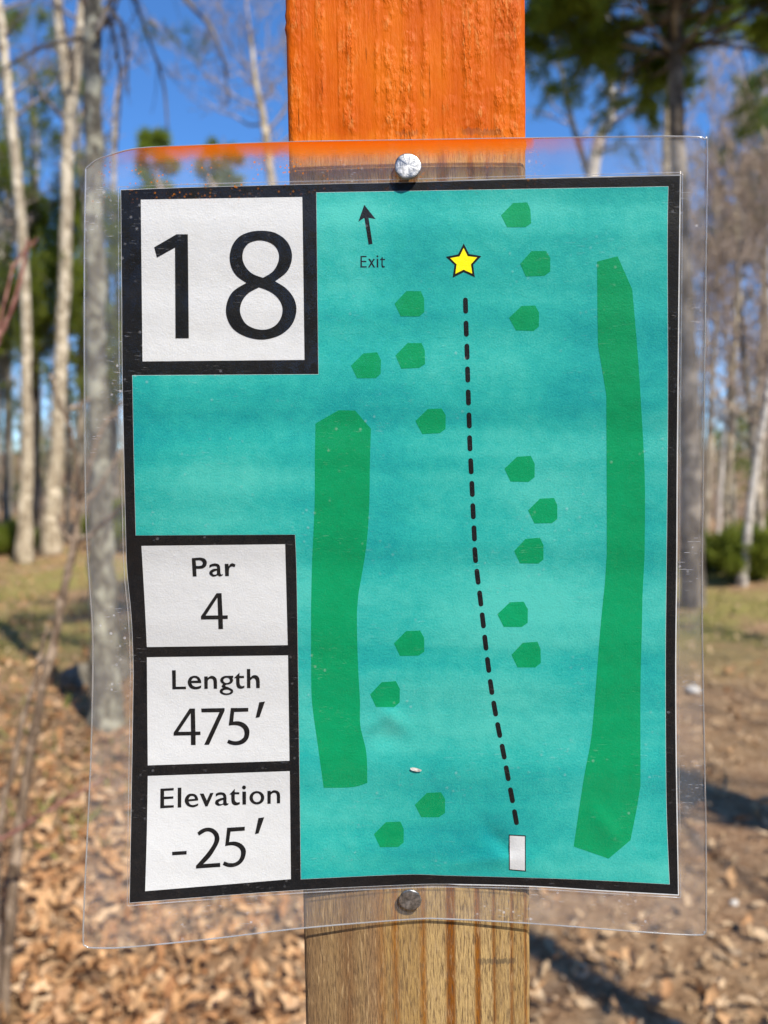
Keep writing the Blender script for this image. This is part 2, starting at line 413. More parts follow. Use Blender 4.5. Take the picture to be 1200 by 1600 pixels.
def build_post():
    l0, l1 = unproj(444, 0, 0.0), unproj(476.5, 1600, 0.0)
    r0, r1 = unproj(821, 0, 0.0), unproj(830.5, 1600, 0.0)
    c0, c1 = (l0 + r0) / 2, (l1 + r1) / 2
    w = ((r0 - l0)[0] + (r1 - l1)[0]) / 2
    print('post widths', (r0 - l0)[0], (r1 - l1)[0])
    lean = math.atan2(c1[0] - c0[0], c0[2] - c1[2])
    zt = 1.93
    base_x = c1[0] + (c1[2]) * math.tan(lean)
    # rings along z, finer where the photograph looks
    zs = np.unique(np.concatenate([np.linspace(-0.25, 1.15, 15), np.linspace(1.15, 1.75, 240), np.linspace(1.75, zt, 16)]))
    h = w / 2; bev = 0.0022; dep = 0.089
    nf = 40
    prof = []
    for x in np.linspace(-h + bev, h - bev, nf): prof.append((x, 0.0))
    for a in (25, 65): prof.append((h - bev + bev * math.sin(math.radians(a)), bev - bev * math.cos(math.radians(a))))
    for y in np.linspace(bev, dep - bev, 4): prof.append((h, y))
    for a in (25, 65): prof.append((h - bev + bev * math.cos(math.radians(a)), dep - bev + bev * math.sin(math.radians(a))))
    for x in np.linspace(h - bev, -h + bev, 5): prof.append((x, dep))
    for a in (25, 65): prof.append((-h + bev - bev * math.sin(math.radians(a)), dep - bev + bev * math.cos(math.radians(a))))
    for y in np.linspace(dep - bev, bev, 4): prof.append((-h, y))
    for a in (25, 65): prof.append((-h + bev - bev * math.cos(math.radians(a)), bev - bev * math.sin(math.radians(a))))
    prof = np.array(prof); npf = len(prof)
    rng = np.random.default_rng(7)
    V = np.zeros((len(zs), npf, 3))
    wob = np.cumsum(rng.normal(0, 1, (len(zs), 2)), 0); wob -= np.linspace(0, 1, len(zs))[:, None] * wob[-1]
    wob = wob / (np.abs(wob).max() + 1e-9) * 0.0005
    chip = (rng.random((len(zs), 2)) > 0.965) * rng.random((len(zs), 2)) * 0.0008
    for k, z in enumerate(zs):
        V[k, :, 0] = prof[:, 0]; V[k, :, 1] = prof[:, 1]; V[k, :, 2] = z
        right = prof[:, 0] > h - bev * 1.01; left = prof[:, 0] < -h + bev * 1.01
        V[k, right, 0] += wob[k, 0] + chip[k, 0]; V[k, left, 0] += wob[k, 1] - chip[k, 1]
    i = np.arange(len(zs) - 1)[:, None] * npf; k = np.arange(npf)[None, :]; k2 = (k + 1) % npf
    q = np.stack([i + k, i + k2, i + npf + k2, i + npf + k], -1).reshape(-1, 4)
    L = np.concatenate([q.ravel(), (len(zs) - 1) * npf + np.arange(npf), np.arange(npf)[::-1]])
    S = np.concatenate([np.full(len(q), 4), [npf, npf]])
    me = mesh_np('post', V.reshape(-1, 3), L, S)
    # material: sprayed orange top, bare pressure-treated pine below
    def zat(py): return float(unproj(640, py, 0.0)[2])
    t = NT('post_wood'); ob = t.coord()
    sep = t.n('SeparateXYZ', {'Vector': ob}); X, Z = sep.outputs[0], sep.outputs[2]
    wobn = t.math('MULTIPLY', t.math('SUBTRACT', t.noise(t.mapping(ob, (18, 6, 3.5)), 1, 3, 0.5), 0.5), 0.045)
    u = t.math('ADD', t.math('ADD', t.math('DIVIDE', X, w), 0.5), wobn)
    e1, e2, l1_, l2_, gr = (0.43, 0.275, 0.10), (0.54, 0.37, 0.155), (0.24, 0.078, 0.004), (0.32, 0.12, 0.011), (0.31, 0.20, 0.09)
    grain = t.ramp(u, [(0.0, (0.21, 0.125, 0.06)), (0.13, gr), (0.2, (0.215, 0.115, 0.048)), (0.25, gr), (0.31, (0.30, 0.18, 0.085)), (0.345, (0.33, 0.165, 0.05)), (0.375, e1),
                       (0.405, l2_), (0.425, e1), (0.50, e1), (0.53, l2_), (0.548, e2), (0.62, e2), (0.635, l1_), (0.662, l1_), (0.675, e2), (0.745, e2),
                       (0.755, l2_), (0.77, l1_), (0.78, e2), (0.82, e2), (0.832, l1_), (0.845, e1), (0.895, e2), (0.907, l1_), (0.92, e1), (0.957, e1), (0.967, l1_), (0.98, e1), (1.0, gr)])
    fib = t.noise(t.mapping(ob, (1500, 300, 150)), 1, 4, 0.7)
    fib2 = t.noise(t.mapping(ob, (900, 200, 110)), 1, 4, 0.65)
    blot = t.noise(t.mapping(ob, (60, 20, 18)), 1, 4, 0.6)
    wood = t.mix(t.ramp(fib, [(0.36, 0.95), (0.5, 0.25), (0.6, 0.0)]), grain, (0.11, 0.066, 0.036))
    wood = t.mix(t.ramp(fib2, [(0.54, 0.0), (0.70, 0.6)]), wood, (0.58, 0.41, 0.21))
    wood = t.mix(t.ramp(blot, [(0.5, 0.0), (0.72, 0.4)]), wood, (0.17, 0.11, 0.065))
    # dark ink-like smears across the grain
    def smear(x0, x1, z, hz, amt):
        zn = t.math('ADD', Z, t.math('MULTIPLY', t.math('SUBTRACT', fib2, 0.5), 0.006))
        bx = t.math('MULTIPLY', t.ramp(t.math('ADD', t.math('MULTIPLY', X, 10), 0.5), [(x0 * 10 + 0.49, 0.0), (x0 * 10 + 0.5, 1.0), (x1 * 10 + 0.5, 1.0), (x1 * 10 + 0.51, 0.0)]),
                    t.math('LESS_THAN', t.math('ABSOLUTE', t.math('SUBTRACT', zn, z)), hz))
        return t.math('MULTIPLY', t.math('MULTIPLY', bx, t.ramp(blot, [(0.3, 0.4), (0.6, 1.0)])), amt)
    wood = t.mix(smear(0.025, 0.0395, zat(1503), 0.0012, 0.6), wood, (0.05, 0.045, 0.04))
    # paint
    slant = t.mapping(ob, (750, 220, 260), rot=(0, 0.4, 0))
    lump = t.noise(slant, 1, 3, 0.6, 0.6)
    lump2 = t.noise(t.mapping(ob, (1600, 400, 520), rot=(0, 0.3, 0)), 1, 3, 0.6)
    patch = t.noise(t.mapping(ob, (70, 30, 50)), 1, 3, 0.6)
    smooth_band = t.ramp(t.noise(t.mapping(ob, (160, 10, 2.0)), 1, 2, 0.5), [(0.42, 0.15), (0.58, 1.0)])
    crack = t.ramp(t.noise(t.mapping(ob, (420, 50, 16)), 1, 4, 0.62, 0.15), [(0.29, 1.0), (0.345, 0.0)])
    rough_amt = t.math('MULTIPLY', smooth_band, t.ramp(patch, [(0.40, 0.15), (0.58, 1.0)]))
    hgt = t.math('ADD', t.math('MULTIPLY', t.math('ADD', lump, t.math('MULTIPLY', lump2, 0.6)), rough_amt), t.math('MULTIPLY', crack, -1.2))
    hgt = t.math('ADD', hgt, t.math('MULTIPLY', fib2, 0.25))
    pc = t.ramp(t.noise(t.mapping(ob, (60, 20, 22)), 1, 4, 0.6), [(0.35, (0.47, 0.078, 0.001)), (0.5, (0.55, 0.100, 0.001)), (0.68, (0.62, 0.135, 0.003))])
    pc = t.mix(t.math('MULTIPLY', crack, 0.85), pc, (0.12, 0.022, 0.006))
    pc = t.mix(smear(0.022, 0.036, zat(207), 0.0012, 0.75), pc, (0.12, 0.06, 0.03))
    pc = t.mix(smear(-0.004, 0.004, zat(208), 0.0009, 0.5), pc, (0.16, 0.07, 0.03))
    edge_n = t.math('MULTIPLY', t.math('SUBTRACT', t.noise(t.mapping(ob, (260, 60, 40)), 1, 4, 0.65), 0.5), 0.011)
    zz = t.math('ADD', Z, edge_n)
    zr = t.n('MapRange', {'Value': zz, 'From Min': zat(300), 'From Max': zat(190), 'To Min': 0.0, 'To Max': 1.0}).outputs[0]
    mask = t.ramp(zr, [(0.10, 0.0), (0.40, 0.16), (0.62, 0.55), (0.80, 1.0)])
    zv = t.n('MapRange', {'Value': zz, 'From Min': zat(285), 'From Max': zat(200), 'To Min': 0.0, 'To Max': 1.0}).outputs[0]
    pcc = t.mix(t.ramp(zv, [(0.2, 1.0), (1.0, 0.0)]), pc, (0.80, 0.27, 0.015))
    pale_fleck = t.math('MULTIPLY', t.ramp(t.noise(t.mapping(ob, (560, 120, 150), rot=(0, 0.4, 0)), 1, 3, 0.6), [(0.53, 0.0), (0.61, 0.6)]), rough_amt)
    pcc = t.mix(pale_fleck, pcc, (0.74, 0.29, 0.075))  # paler orange flecks mixed into the rougher paint
    col = t.mix(mask, wood, pcc)
    hw = t.math('ADD', t.math('MULTIPLY', fib, 0.8), t.math('MULTIPLY', fib2, 0.7))
    bw = t.bump(hw, 1.0, 0.0008)
    bp = t.bump(hgt, 1.0, 0.00085)
    sw = t.principled(col, 0.75, bw, 0.2)
    sp = t.principled(pcc, t.ramp(patch, [(0.4, 0.42), (0.65, 0.55)]), bp, 0.09)
    mx = t.n('MixShader', {0: t.ramp(mask, [(0.35, 0.0), (0.8, 1.0)]), 1: sw, 2: sp})
    m = t.done(mx.outputs[0])
    o = obj('wooden_post', me, m)
    o.location = (base_x, Y_POST, 0)
    o.rotation_euler = (0, -lean, 0)
    tag(o, 'square wooden post with its top painted orange, carrying the laminated map sign', 'post')
    return w
build_post()

# ---------------------------------------------------------------- the sheet's shape: stand-off from the post in mm at points of the sheet
ctl = np.array([
    # px, py, s(mm)
    (133, 262, 1.0), (170, 245, 3.5), (300, 225, 6.0), (450, 220, 5.2), (640, 218, 4.8), (823, 216, 5.0), (960, 214, 6.0), (1100, 215, 7.5),
    (190, 297, 5.5), (640, 270, 4.9), (1062, 275, 7.2),
    (133, 420, 6.0), (133, 590, 7.5), (133, 820, 5.0), (140, 1000, 1.0), (145, 1100, 1.5), (132, 1300, 7.0), (130, 1480, 13.0),
    (400, 420, 5.4), (640, 500, 4.4), (850, 480, 4.7), (1100, 480, 7.8),
    (300, 590, 6.6), (300, 820, 4.8), (480, 800, 4.0), (640, 800, 3.6), (850, 800, 3.4), (1100, 800, 5.0),
    (300, 1000, 2.5), (480, 1000, 3.1), (640, 1000, 2.8), (850, 1000, 2.6), (1098, 970, 2.2),
    (300, 1150, 3.2), (480, 1200, 3.0), (640, 1200, 2.0), (850, 1200, 2.4), (1102, 1200, 3.4),
    (300, 1380, 7.6), (475, 1400, 4.6), (560, 1410, 2.2), (640, 1407, 0.7), (740, 1410, 1.6), (830, 1405, 2.9), (960, 1400, 4.6), (1100, 1460, 7.0),
    (475, 1450, 5.4), (640, 1437, 0.8), (830, 1443, 3.2), (330, 1467, 9.0)], float)
def _phi(r): return r ** 3
_c = ctl[:, :2] / 600.0
_n = len(_c)
_K = _phi(np.linalg.norm(_c[:, None] - _c[None], axis=2)) + np.eye(_n) * 0.02
_P = np.concatenate([np.ones((_n, 1)), _c], 1)
_A = np.block([[_K, _P], [_P.T, np.zeros((3, 3))]])
_w = np.linalg.solve(_A, np.concatenate([ctl[:, 2], np.zeros(3)]))
def standoff(px, py):
    px = np.asarray(px, float); py = np.asarray(py, float)
    q = np.stack([px, py], -1) / 600.0
    r = np.linalg.norm(q[..., None, :] - _c, axis=-1)
    s = _phi(r) @ _w[:_n] + _w[_n] + q @ _w[_n + 1:]
    def g(x, y, sx, sy, rot, amp):
        dx, dy = px - x, py - y; c_, s_ = math.cos(rot), math.sin(rot)
        return amp * np.exp(-((dx * c_ + dy * s_) / sx) ** 2 - ((-dx * s_ + dy * c_) / sy) ** 2)
    s = s + g(614, 1122, 32, 13, 0.75, 0.55) + g(588, 1128, 28, 12, -0.7, 0.55) - g(606, 1152, 24, 18, 0, 0.5)
    s = s + g(185, 262, 45, 9, -0.45, -0.9) + g(160, 290, 12, 30, 0.2, 0.5)
    s = s + g(782, 1316, 36, 13, 0.85, -0.75) + g(806, 1346, 44, 16, 0.3, 0.45) + g(760, 1345, 60, 10, -0.1, 0.35) + g(945, 1290, 34, 14, 0.9, 0.5)
    s = s + g(640, 1330, 160, 26, 0.03, 0.35) + g(660, 800, 55, 25, -0.6, -0.25) + g(560, 500, 50, 40, 0.3, 0.2)
    for k, (per, amp, ph) in enumerate(((118, 0.10, 0.4), (71, 0.05, 1.9), (205, 0.16, 2.7))):
        s = s + amp * np.sin(py / per * 2 * math.pi + ph + 0.6 * np.sin(px / 310 + k))
    return s / 1000.0

def parse(txt, ox=0.0, oy=0.0, sc=1.0):
    """'x,y' corner points and '~x,y' points on a smooth curve, joined into one closed outline"""
    pts = []
    for w in txt.split():
        sm = w[0] == '~'
        x, y = (w[1:] if sm else w).split(',')
        pts.append((float(x) / sc + ox, float(y) / sc + oy, sm))
    n = len(pts); out = []
    for i in range(n):
        a, b = pts[i], pts[(i + 1) % n]
        out.append(a[:2])
        if not (a[2] or b[2]): continue
        p1, p2 = np.array(a[:2]), np.array(b[:2])
        p0 = np.array(pts[i - 1][:2]) if a[2] else p1
        p3 = np.array(pts[(i + 2) % n][:2]) if b[2] else p2
        for t_ in (0.17, 0.33, 0.5, 0.67, 0.83):
            t2, t3 = t_ * t_, t_ ** 3
            p = 0.5 * ((2 * p1) + (p2 - p0) * t_ + (2 * p0 - 5 * p1 + 4 * p2 - p3) * t2 + (-p0 + 3 * p1 - 3 * p2 + p3) * t3)
            out.append(tuple(p))
    return np.array(out)

def ellipse(cx, cy, rx, ry, ox=0.0, oy=0.0, sc=1.0, n=28):
    a = np.arange(n) * 2 * math.pi / n
    return np.stack([(cx + rx * np.cos(a)) / sc + ox, (cy + ry * np.sin(a)) / sc + oy], -1)

def capsule(x0, y0, x1, y1, r):
    a = math.atan2(y1 - y0, x1 - x0)
    pts = []
    for k in range(7): b = a + math.pi / 2 - (k / 6) * math.pi; pts.append((x1 + r * math.cos(b), y1 + r * math.sin(b)))
    for k in range(7): b = a - math.pi / 2 - (k / 6) * math.pi; pts.append((x0 + r * math.cos(b), y0 + r * math.sin(b)))
    return np.array(pts)

def inside(poly, P):
    x, y = P[:, 0], P[:, 1]; r = np.zeros(len(P), bool)
    j = len(poly) - 1
    for i in range(len(poly)):
        xi, yi = poly[i]; xj, yj = poly[j]
        if yi != yj:
            c = ((yi > y) != (yj > y)) & (x < (xj - xi) * (y - yi) / (yj - yi) + xi)
            r ^= c
        j = i
    return r

def resample(poly, step):
    out = []
    for i in range(len(poly)):
        a, b = poly[i], poly[(i + 1) % len(poly)]
        k = max(1, int(np.hypot(*(b - a)) / step))
        for t_ in range(k): out.append(a + (b - a) * t_ / k)
    return np.array(out)

def fill(outers, holes, grid):
    """triangles of the union of outlines minus the holes, with inner points so that it can follow the sheet"""
    loops = [resample(p, grid) for p in list(outers) + list(holes)]
    verts = []; edges = []
    for p in loops:
        b = len(verts); n = len(p)
        verts += [tuple(q) for q in p]; edges += [(b + i, b + (i + 1) % n) for i in range(n)]
    lo = np.min([p.min(0) for p in loops], 0); hi = np.max([p.max(0) for p in loops], 0)
    gx = np.arange(lo[0] + grid * 0.5, hi[0], grid); gy = np.arange(lo[1] + grid * 0.5, hi[1], grid)
    if len(gx) and len(gy):
        G = np.stack(np.meshgrid(gx, gy), -1).reshape(-1, 2)
        G[:, 0] += (np.arange(len(G)) // max(1, len(gx)) % 2) * grid * 0.5
        ok = np.zeros(len(G), bool)
        for p in outers: ok |= inside(p, G)
        for p in holes: ok &= ~inside(p, G)
        verts += [tuple(q) for q in G[ok]]
    r = delaunay_2d_cdt([Vector(v) for v in verts], edges, [], 0, 1e-4)
    V = np.array([tuple(v) for v in r[0]]); T = np.array([f for f in r[2] if len(f) == 3])
    C = V[T].mean(1)
    ok = np.zeros(len(T), bool)
    for p in outers: ok |= inside(p, C)
    for p in holes: ok &= ~inside(p, C)
    T = T[ok]
    used = np.unique(T); remap = np.full(len(V), -1); remap[used] = np.arange(len(used))
    return V[used], remap[T]

sign_base = Vector(tuple(unproj(640, 1450, 0.001)))
sign = empty('trail_map_sign', sign_base, 'laminated teal hole map numbered 18, nailed to the orange topped post', 'sign')
SB = np.array(sign_base)

def surf(px, py, off): return unproj(px, py, standoff(px, py) + off)
def sheet(name, outers, holes, off, mats, parent, grid=14.0, uvfun=None):
    P, T = fill(outers, holes, grid)
    W = unproj(P[:, 0], P[:, 1], standoff(P[:, 0], P[:, 1]) + off) - SB
    # make faces look at the camera (towards -Y)
    a, b, c = W[T[:, 0]], W[T[:, 1]], W[T[:, 2]]
    flip = np.cross(b - a, c - a)[:, 1] > 0
    T[flip] = T[flip][:, ::-1]
    me = mesh_np(name, W, T, np.full(len(T), 3))
    uv = me.uv_layers.new(name='UVMap')
    co = P / 1000.0 if uvfun is None else uvfun(P)
    uv.data.foreach_set('uv', co[T.ravel()].astype(np.float32).ravel())
    du = surf(P[:, 0] + 1, P[:, 1], off) - surf(P[:, 0] - 1, P[:, 1], off); dv = surf(P[:, 0], P[:, 1] + 1, off) - surf(P[:, 0], P[:, 1] - 1, off)
    nn = np.cross(du, dv); nn /= np.linalg.norm(nn, axis=1)[:, None]; nn[nn[:, 1] > 0] *= -1
    me.normals_split_custom_set_from_vertices(nn.tolist())
    return obj(name, me, mats, parent)

PAPER = parse('189,297 ~300,293 ~495,288 ~640,285 ~823,280 1062.5,274.5 ~1060.5,420 ~1059,560 ~1057.5,720 ~1056.6,880 ~1055,1040 ~1056,1200 1059.5,1397.5 ~945,1391 ~830,1384 ~700,1381 ~630,1382.5 ~475,1390 ~315,1401.5 202.5,1410.5 ~205.5,1250 ~208,1100 ~208.5,1040 ~205.7,967 ~199,893 ~196.5,820 ~191.5,587 ~190.5,450')
FILM = parse('134,264 ~148,252 ~170,243 ~215,232 ~300,227.5 ~450,222 ~640,219 ~823,216 ~1000,213.5 ~1085,214 ~1100,218 ~1105,230 ~1103,400 ~1099,700 ~1097,950 ~1101,1200 ~1103,1300 ~1103,1445 ~1100,1456 ~1089,1461 ~1000,1456 ~830,1443 ~700,1436 ~640,1436.5 ~475,1450 ~330,1467 ~200,1480 ~147,1481 ~134,1478 ~130,1468 ~132,1400 ~139,1250 ~143,1150 ~145,1000 ~139,900 ~134,800 ~132,600 ~132,400')
_tx = np.array([130, 134, 148, 170, 215, 300, 450, 640, 823, 1000, 1110]); _ty = np.array([270, 262, 252, 243, 232, 227.5, 222, 219, 216, 213.5, 214])
def film_uv(P): return np.stack([P[:, 0] / 1000, np.clip(P[:, 1] - np.interp(P[:, 0], _tx, _ty), 0, 3000) / 1000], -1)

front = sheet('laminate_film', [FILM], [], 0.00055, M['film_front'], sign, 12, film_uv)
back = sheet('laminate_backing', [FILM], [], -0.00030, M['film_back'], sign, 12, film_uv)

def rim(name, poly, off, rad, mat, parent):
    P = resample(poly, 6); P = np.concatenate([P, P[:1]])
    W = unproj(P[:, 0], P[:, 1], standoff(P[:, 0], P[:, 1]) + off)
    mb = MB(); mb.tube(W, np.full(len(W), rad), 6, 0, False)
    return mb.build(name, mat, parent)
rim('sealed_edge', FILM, 0.00012, 0.00034, M['film_edge'], sign)
cen = np.array([626.0, 840.0])
rim('pocket_seam', PAPER + (PAPER - cen) / np.abs(PAPER - cen).max(1)[:, None] * 5.0, 0.0004, 0.00022, M['film_seam'], sign)
paper = sheet('printed_sheet', [PAPER + (PAPER - cen) / np.abs(PAPER - cen).max(1)[:, None] * np.where(PAPER[:, :1] > 700, 1.8, 0.6)], [], 0.0, M['white'], sign, 6)

sheet('black_border', [PAPER], [], 0.00006, M['black'], paper, 6)
TEAL = parse('494.5,301 ~700,297.5 1044,291.5 ~1042.8,380 ~1043.5,630 ~1041.3,880 ~1039.8,1040 ~1041,1250 1046,1381.5 ~945,1376 ~847,1372 ~700,1367.8 ~630,1366.3 470.3,1373.6 ~468.7,1250 ~464.2,926 461.3,835.2 212.3,836.5 ~209,700 207,586.7 497.7,585')
g2 = PAPER  # keep reference
def grow(poly, d):
    n = len(poly); out = []
    area = 0.5 * np.sum(poly[:, 0] * np.roll(poly[:, 1], -1) - np.roll(poly[:, 0], -1) * poly[:, 1])
    sgn = 1 if area > 0 else -1
    for i in range(n):
        a, b, c = poly[i - 1], poly[i], poly[(i + 1) % n]
        t1 = (b - a) / (np.hypot(*(b - a)) + 1e-9); t2 = (c - b) / (np.hypot(*(c - b)) + 1e-9)
        n1 = np.array([t1[1], -t1[0]]) * sgn; n2 = np.array([t2[1], -t2[0]]) * sgn
        m = n1 + n2; m /= max(0.4, m @ n1) if np.hypot(*m) > 1e-6 else 1
        out.append(b + m * d)
    return np.array(out)
sheet('unprinted_hairline', [grow(TEAL, 0.4)], [], 0.00012, M['white'], paper, 6)
sheet('map_area', [TEAL], [], 0.00018, M['teal'], paper, 6)
for nm, txt in (('number_panel', '220,312 472.3,307.8 475.7,562.3 222.7,564.7'),
                ('par_panel', '221,853 445.5,850.4 449.5,1008 ~340,1009.5 229.5,1011 ~226,940'),
                ('length_panel', '229.5,1027 450,1024 452.3,1188.7 230.9,1195.9'),
                ('elevation_panel', '230.9,1212.5 452.7,1204.9 454.5,1373.6 226.8,1392.5 ~229.5,1300')):
    sheet(nm, [parse(txt)], [], 0.00012, M['white'], paper, 7)

# green tree patches
HEX = np.array([(-25, 0), (-6, -20), (17, -21), (23, -9), (23, 13), (14, 20), (-15, 20)], float)
rnd = random.Random(5)
for (x, y) in ((807, 336), (837, 412), (820, 497), (641, 475), (642, 556), (573, 571), (674, 658), (813, 733), (849, 798), (827, 861), (802, 960), (823, 1023), (640, 1005), (602, 1085), (673, 1258), (609, 1304)):
    h = HEX * np.array([0.97, 0.97]) + np.array([(rnd.uniform(-0.7, 0.7), rnd.uniform(-0.7, 0.7)) for _ in HEX])
    sheet('tree_patch', [h + np.array((x, y))], [], 0.00024, M['green'], paper, 6)
def zpx(txt, ox, oy, sc): return parse(txt, ox, oy, sc)
R_STRIP = np.concatenate([zpx('170,92 272,65 345,230 ~370,520 ~390,820 ~408,1180 407,1560', 880, 380, 3.2),
                          zpx('443,150 ~440,300 ~433,600 ~433,900 433,1070 ~415,1180 385,1332 280,1420 112,1362 ~160,1040 ~195,850 ~215,640 ~240,320 262,100', 860, 880, 3.077),
                          zpx('218,1560 ~218,1300 216,760 174,510 171,300', 880, 380, 3.2)])
sheet('tree_strip', [R_STRIP], [], 0.00024, M['green'], paper, 6)
L_STRIP = np.concatenate([zpx('165,208 345,105 475,107 598,250 ~590,500 ~584,860 ~560,1180 500,1540', 460, 620, 5),
                          zpx('474,170 ~476,380 ~485,640 ~497,850 ~500,1040 ~545,1240 553,1470 ~440,1503 222,1508 ~180,1200 ~135,870 ~127,600 127,100', 460, 920, 4.85),
                          zpx('133,1520 ~140,1250 ~158,850 160,480', 460, 620, 5)])
sheet('tree_strip', [L_STRIP], [], 0.00024, M['green'], paper, 6)

# dashed flight line
D1 = [(146, 107), (150, 248), (155, 388), (159, 527), (163, 667), (168, 807), (172, 946), (179, 1086), (186, 1224), (192, 1360), (199, 1495)]
D2 = [(68, 52), (79, 154), (92, 257), (104, 360), (116, 465), (129, 570), (143, 674), (160, 776), (179, 877), (200, 979), (219, 1081), (239, 1185), (258, 1288)]
DC = [(690 + x / 3.9, 450 + y / 3.9) for x, y in D1] + [(720 + x / 3.018, 850 + y / 3.018) for x, y in D2]
for i, (x, y) in enumerate(DC):
    a = DC[max(0, i - 1)]; b = DC[min(len(DC) - 1, i + 1)]
    dx, dy = b[0] - a[0], b[1] - a[1]; l = math.hypot(dx, dy); dx /= l; dy /= l
    h = 8.8
    sheet('dash', [capsule(x - dx * h, y - dy * h, x + dx * h, y + dy * h, 3.75)], [], 0.00024, M['black'], paper, 12)
# star, tee and arrow
zs_ = (690, 370, 17.14)
sheet('star_outline', [parse('592,175 735,460 1065,515 845,750 890,1080 592,945 298,1095 345,750 112,535 440,470', *zs_)], [], 0.00024, M['black'], paper, 12)
sheet('star', [parse('590,300 700,520 950,550 785,740 820,985 590,880 368,990 403,740 232,570 480,525', *zs_)], [], 0.00030, M['yellow'], paper, 12)
zt_ = (720, 850, 3.018)
sheet('tee_outline', [parse('226,1370 306,1374 307,1545 227,1538', *zt_)], [], 0.00024, M['black'], paper, 6)
sheet('tee_pad', [parse('230.5,1375 302,1379 302.5,1540 231.5,1533.5', *zt_)], [], 0.00030, M['white'], paper, 6)
ze = (550, 310, 13.333)
sheet('exit_arrow', [parse('255,132 490,428 345,402 428,945 345,962 262,425 250,405 132,485', *ze)], [], 0.00024, M['black'], paper, 12)

# lettering
def glyph(name, outers, holes, z):
    sheet(name, [o if isinstance(o, np.ndarray) else parse(o, *z) for o in outers], [h if isinstance(h, np.ndarray) else parse(h, *z) for h in holes], 0.00024, M['black'], paper, 9)
z = ze
glyph('letter', ['178,1198 302,1198 302,1222 206,1222 206,1300 298,1300 298,1325 206,1325 206,1412 305,1412 305,1438 175,1438'], [], z)
glyph('letter', ['338,1258 374,1258 408,1315 445,1258 480,1258 425,1342 483,1438 447,1438 407,1370 368,1438 333,1438 390,1342'], [], z)
glyph('letter', ['515,1258 546,1258 548,1438 515,1438', ellipse(530, 1206, 19, 20, *z)], [], z)
glyph('letter', ['614,1232 640,1220 640,1260 688,1260 688,1283 640,1283 ~640,1370 ~650,1408 682,1410 682,1436 ~640,1441 ~620,1418 614,1370 614,1283 585,1283 585,1262 614,1258'], [], z)
z = (230, 350, 8.425)
glyph('digit', ['385,135 535,135 548,1503 372,1503 366,308 128,440 92,306'], [], z)
z = (340, 350, 8.421)
glyph('digit', ['380,773 ~260,690 ~185,580 ~158,440 ~190,290 ~280,170 ~420,105 ~580,88 ~740,110 ~870,185 ~950,290 ~980,420 ~955,550 ~890,650 755,752 ~900,845 ~1000,970 ~1038,1110 ~1010,1260 ~930,1380 ~790,1475 ~590,1520 ~400,1490 ~240,1410 ~150,1300 ~110,1160 ~130,1010 ~210,880'],
      ['597,707 ~470,660 ~380,580 ~330,470 ~340,350 ~400,260 ~490,222 ~580,215 ~690,245 ~770,310 ~808,410 ~790,520 ~720,630', '545,832 ~660,875 ~760,940 ~830,1030 ~855,1130 ~830,1240 ~765,1330 ~670,1380 ~575,1390 ~470,1370 ~370,1310 ~310,1210 ~296,1110 ~330,1000 ~410,905'], z)
z = (290, 860, 12.31)
glyph('letter', ['120,148 280,136 ~360,155 ~400,200 ~408,245 ~390,300 ~340,340 ~270,352 205,352 212,500 137,500'], ['193,192 255,187 ~300,198 ~330,240 ~310,285 ~265,297 203,298'], z)
glyph('letter', ['458,283 ~510,258 ~570,250 ~630,265 ~662,310 ~668,380 ~672,440 ~688,465 715,450 716,475 ~690,492 ~650,500 ~615,480 ~570,498 ~520,502 ~470,470 ~455,430 ~475,390 ~540,355 605,350 ~600,315 ~565,302 ~510,308 458,335'], ['603,385 ~550,405 ~520,430 ~535,460 ~570,466 603,452'], z)
glyph('letter', ['752,258 825,258 828,305 ~860,262 ~905,247 962,272 942,325 ~895,308 ~850,330 ~835,390 833,492 762,492'], [], z)
glyph('digit', ['595,822 692,822 713,1250 812,1248 812,1315 715,1320 720,1510 632,1512 627,1323 297,1328 295,1268'], ['612,905 625,1250 385,1253'], z)
z = (260, 1035, 7.5)
N_ = '~'
glyph('letter', ['66,92 110,92 112,285 230,283 230,312 70,315'], [], z)
glyph('letter', ['292,242 ~310,270 ~345,285 ~385,277 408,268 408,295 ~380,310 ~330,315 ~280,298 ~252,250 ~255,205 ~280,170 ~330,155 ~375,168 ~403,205 410,240'], ['293,215 ~305,190 ~330,180 ~355,190 368,212'], z)
glyph('letter', ['443,165 483,163 485,182 ~510,163 ~540,157 ~575,175 ~592,215 594,308 554,308 552,225 ~545,200 ~525,190 ~500,195 485,215 485,308 445,310'], [], z)
glyph('letter', [ellipse(706, 208, 76, 52, *z), '715,157 783,155 783,182 750,185', '665,250 ~648,275 ~652,290 680,301 730,302 730,290 ~700,282 ~692,270 705,258', ellipse(704, 338, 80, 45, *z)], [ellipse(706, 210, 38, 31, *z), ellipse(706, 340, 46, 22, *z)], z)
glyph('letter', ['857,118 857,158 910,158 910,183 857,183 ~860,250 ~875,275 ~895,278 915,270 915,295 ~880,308 ~840,300 ~820,265 817,185 792,183'], [], z)
glyph('letter', ['943,77 983,77 984,175 ~1015,152 ~1050,150 ~1080,170 ~1093,215 1095,300 1053,300 1050,215 ~1035,190 ~1010,188 985,210 985,300 945,300'], [], z)
z = (260, 1090, 7.5)
glyph('digit', ['272,128 335,128 341,398 398,397 400,437 342,440 343,555 288,555 287,441 85,445 85,410'], ['285,183 288,399 140,400'], z)
glyph('digit', ['408,128 682,122 682,155 500,552 443,552 622,170 412,172'], [], z)
